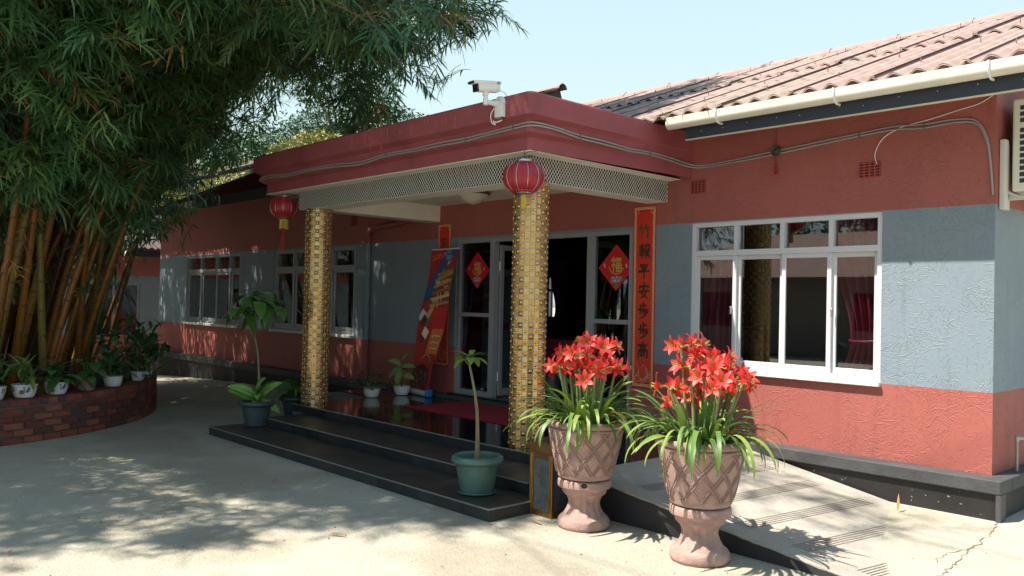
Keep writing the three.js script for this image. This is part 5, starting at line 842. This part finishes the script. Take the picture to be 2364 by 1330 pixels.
// ------------------------------------------------------------------ beyond: rear building, trees, house across the yard
{
  const b = thing('rear_building', 'low red and grey building standing end on behind the bamboo', 'building', [-23, -0.5, 0]), z0 = -15, z1 = 3;
  const hl = [[-7.9, -6.6, 0.95, 2.35], [-4.4, -2.6, 0.95, 2.35]];
  const band = (y0, y1) => cells(z0, z1, y0, y1, hl, 0, 0.2).map((g) => uvBox(g.rotateY(-PI / 2).translate(0.2, 0, 0)));
  // cells run along x; turned so that they run along z with the face towards +x
  part('lower_wall', band(-0.1, 1.02), mats.red, b); part('middle_wall', band(1.02, 2.55), mats.grey, b); part('upper_wall', band(2.55, 3.35), mats.red, b);
  for (const h of hl) { const w = new THREE.Group(); w.name = 'window'; b.add(w); const c = (h[0] + h[1]) / 2; part('frame', [bx(0.1, 0.15, h[2], h[3], h[0], h[0] + 0.06), bx(0.1, 0.15, h[2], h[3], h[1] - 0.06, h[1]), bx(0.1, 0.15, h[2], h[3], c - 0.03, c + 0.03), bx(0.1, 0.15, h[2], h[2] + 0.05, h[0] + 0.06, c - 0.03), bx(0.1, 0.15, h[3] - 0.05, h[3], h[0] + 0.06, c - 0.03), bx(0.1, 0.15, h[2], h[2] + 0.05, c + 0.03, h[1] - 0.06), bx(0.1, 0.15, h[3] - 0.05, h[3], c + 0.03, h[1] - 0.06)], mats.aluGrey, w); part('pane', bx(0.12, 0.124, h[2] + 0.05, h[3] - 0.05, h[0] + 0.06, h[1] - 0.06), mats.glass, w); }
  part('inner_wall', bx(-6, -5.8, 0, 3.2, z0, z1), mats.room, b); part('side_wall', [bx(-6, 0, 0, 3.3, z0, z0 + 0.2), bx(-6, 0, 0, 3.3, z1 - 0.2, z1)], mats.red, b);
  part('ceiling', bx(-5.8, -0.01, 3.2, 3.3, z0 + 0.2, z1 - 0.2), mats.room, b);
  const roof = new THREE.Group(); roof.name = 'roof'; roof.position.set(0.55, 3.28, 0); roof.rotation.y = -PI / 2 + PI; b.add(roof);
  roof.rotation.y = PI / 2; const sm0 = M(0.1, 0.08, 0.085, { roughness: 0.9, map: mottle([1, 1], 0.4, 5) });
  for (let x = -z1; x < -z0; x += 0.7) { const m = part('roof_sheet', sheetA, sm0, roof); m.position.set(x + 0.35, 0, 0); m.rotation.x = 0.36; m.scale.z = 1.5; }
  part('fascia_board', bx(0.47, 0.5, 3.06, 3.22, z0, z1), M(0.03, 0.03, 0.035), b);
}
function tree(name, label, pos, h, crowns, col, n, size, sd) {
  const t = thing(name, label, 'tree', pos), bark = M(0.1, 0.08, 0.06, { roughness: 0.95 });
  part('trunk', taper([V(0, -0.6, 0), V(0.05, h * 0.25, 0.05), V(-0.1, h * 0.55, 0)], [0.28, 0.22, 0.16], 10), bark, t);
  for (const [x, y, z, r] of crowns) { part('limb', taper([V(-0.05, h * 0.4, 0), V(x * 0.4, mix(h * 0.45, y, 0.5), z * 0.4), V(x, y, z)], [0.13, 0.08, 0.03], 7), bark, t); for (let k = 0; k < 4; k++) part('limb', taper([V(x * 0.7, mix(h * 0.45, y, 0.75), z * 0.7), V(x + rnd(-r, r) * 0.5, y + rnd(-0.2, 0.5) * r, z + rnd(-r, r) * 0.5), V(x + rnd(-r, r) * 0.9, y + rnd(-0.3, 0.7) * r, z + rnd(-r, r) * 0.9)], [0.05, 0.03, 0.01], 5), bark, t); }
  const g = []; for (let k = 0; k < 9; k++) g.push(blade(size * rnd(0.8, 1.2), size * 0.55, { n: 2, a0: rnd(-0.6, 0.6), bend: 0.6, fold: 0.2 }).rotateY(rnd(6.28)).translate(rnd(-1, 1) * size, rnd(-1, 1) * size * 0.7, rnd(-1, 1) * size));
  const im = new THREE.InstancedMesh(join(g), leafM(...col, { roughness: 0.6 }), n); im.name = 'crown'; im.userData.kind = 'stuff'; const d = new THREE.Object3D();
  let i = 0, guard = 0; while (i < n && guard++ < n * 20) { const [x, y, z, r] = pick(crowns), a = rnd(6.28), u = rnd(-1, 1), q = r * Math.pow(rnd(), 0.45), s = Math.sqrt(1 - u * u), p = V(x + Math.cos(a) * s * q * 1.15, y + u * q * 0.75, z + Math.sin(a) * s * q * 1.15); if (vnoise(p.x * 1.3 + sd, p.y * 1.6 + p.z * 0.9 + sd, 61) < 0.36) continue; d.position.copy(p); d.rotation.set(rnd(-0.6, 0.6), rnd(6.28), rnd(-0.6, 0.6)); d.scale.setScalar(rnd(0.7, 1.35)); d.updateMatrix(); im.setMatrixAt(i, d.matrix); const v = rnd(0.6, 1.35); im.setColorAt(i, new THREE.Color(v * rnd(0.9, 1.15), v, v * 0.9)); i++; }
  im.count = i; im.castShadow = true; t.add(im);
}
tree('broadleaf_tree', 'blue-green tree with airy spreading branches rising behind the canopy', [-20.9, -0.6, -12.8], 7.5, [[0.2, 6.0, 0, 1.9], [1.6, 6.3, -0.8, 1.5], [-1.6, 6.6, 0.5, 2.0], [0.4, 7.6, 0.4, 1.6], [2.3, 5.4, -1.6, 1.0], [-3, 6, 1, 1.6]], [0.07, 0.17, 0.085], 7500, 0.11, 3);
tree('leafy_tree', 'yellow-green sunlit tree seen between the canopy and the bamboo', [-19.8, -0.3, -11.8], 6, [[0.3, 4.7, 0, 1.5], [-1.4, 4.6, 0.8, 1.6], [1.3, 4.3, -1.0, 1.1], [-3, 4.4, 1.6, 1.6], [-0.2, 5.6, 0.4, 1.1]], [0.3, 0.32, 0.1], 6500, 0.1, 17);
for (const [i, [x, z, h]] of [[-24, 9, 10], [-15, 22, 11], [-2.5, 13, 9], [7, 10, 9], [12, 0, 8], [9, -10, 8]].entries())  // out of view, placed to cut low skylight on walls and yard
  tree('unseen_yard_tree', ['unseen broad tree left of the plain house across the yard, cutting low skylight', 'unseen tall tree behind the plain house across the yard, cutting low skylight', 'unseen spreading tree right of the plain house across the yard, cutting low skylight', 'unseen dense tree behind the viewer on the open side, cutting low skylight', 'unseen dense tree at the right edge of the yard, cutting low skylight', 'unseen dense tree beyond the end wall of the restaurant, cutting low skylight'][i], [x, 0, z], h, [[0, h * 0.62, 0, h * 0.3], [h * 0.22, h * 0.55, h * 0.1, h * 0.26], [-h * 0.22, h * 0.58, -h * 0.08, h * 0.26], [0, h * 0.85, 0, h * 0.22], [h * 0.05, h * 0.35, h * 0.05, h * 0.24]], [0.07, 0.13, 0.05], 4200, 0.2, i * 13);
tree('dark_tree', 'dark tree behind the rear building at the left of the yard', [-31, -0.5, -8], 9, [[0, 7, 0, 3], [2, 6, -3, 2.6], [-2, 7, 3, 3], [1, 6.4, 5, 2.8]], [0.06, 0.11, 0.05], 5000, 0.2, 29);
{
  const h = thing('yard_house', 'plain house with a hipped brown roof across the yard, seen in the window glass', 'house', [-13.5, 0, 14]);
  part('wall', cells(-7, 7, 0, 2.7, [[-4, -2.6, 0.9, 2.1], [1.6, 3.4, 0.9, 2.1]], -2.7, -2.5), M(0.25, 0.22, 0.19), h);
  part('side_wall', [bx(-7, -6.8, 0, 2.7, -2.5, 5), bx(6.8, 7, 0, 2.7, -2.5, 5), bx(-6.8, 6.8, 0, 2.7, 4.8, 5)], M(0.25, 0.22, 0.19), h);
  part('window', [bx(-4, -2.6, 0.9, 2.1, -2.62, -2.6), bx(1.6, 3.4, 0.9, 2.1, -2.62, -2.6)], M(0.02, 0.022, 0.025, { roughness: 0.1 }), h);
  const g = new THREE.BufferGeometry(), P = [[-7.6, 2.6, -3.3], [7.6, 2.6, -3.3], [7.6, 2.6, 5.6], [-7.6, 2.6, 5.6], [-3.6, 4.4, 1.1], [3.6, 4.4, 1.1]]; g.setAttribute('position', new THREE.Float32BufferAttribute(P.flat(), 3)); g.setIndex([0, 1, 5, 0, 5, 4, 1, 2, 5, 2, 3, 4, 2, 4, 5, 3, 0, 4, 0, 2, 1, 0, 3, 2]); const q = g.toNonIndexed(); q.computeVertexNormals(); part('roof', uvBox(q), M(0.3, 0.17, 0.12, { map: mottle(0.8, 0.4, 6) }), h);
}
scene.updateMatrixWorld(true);
renderer.render(scene, camera);
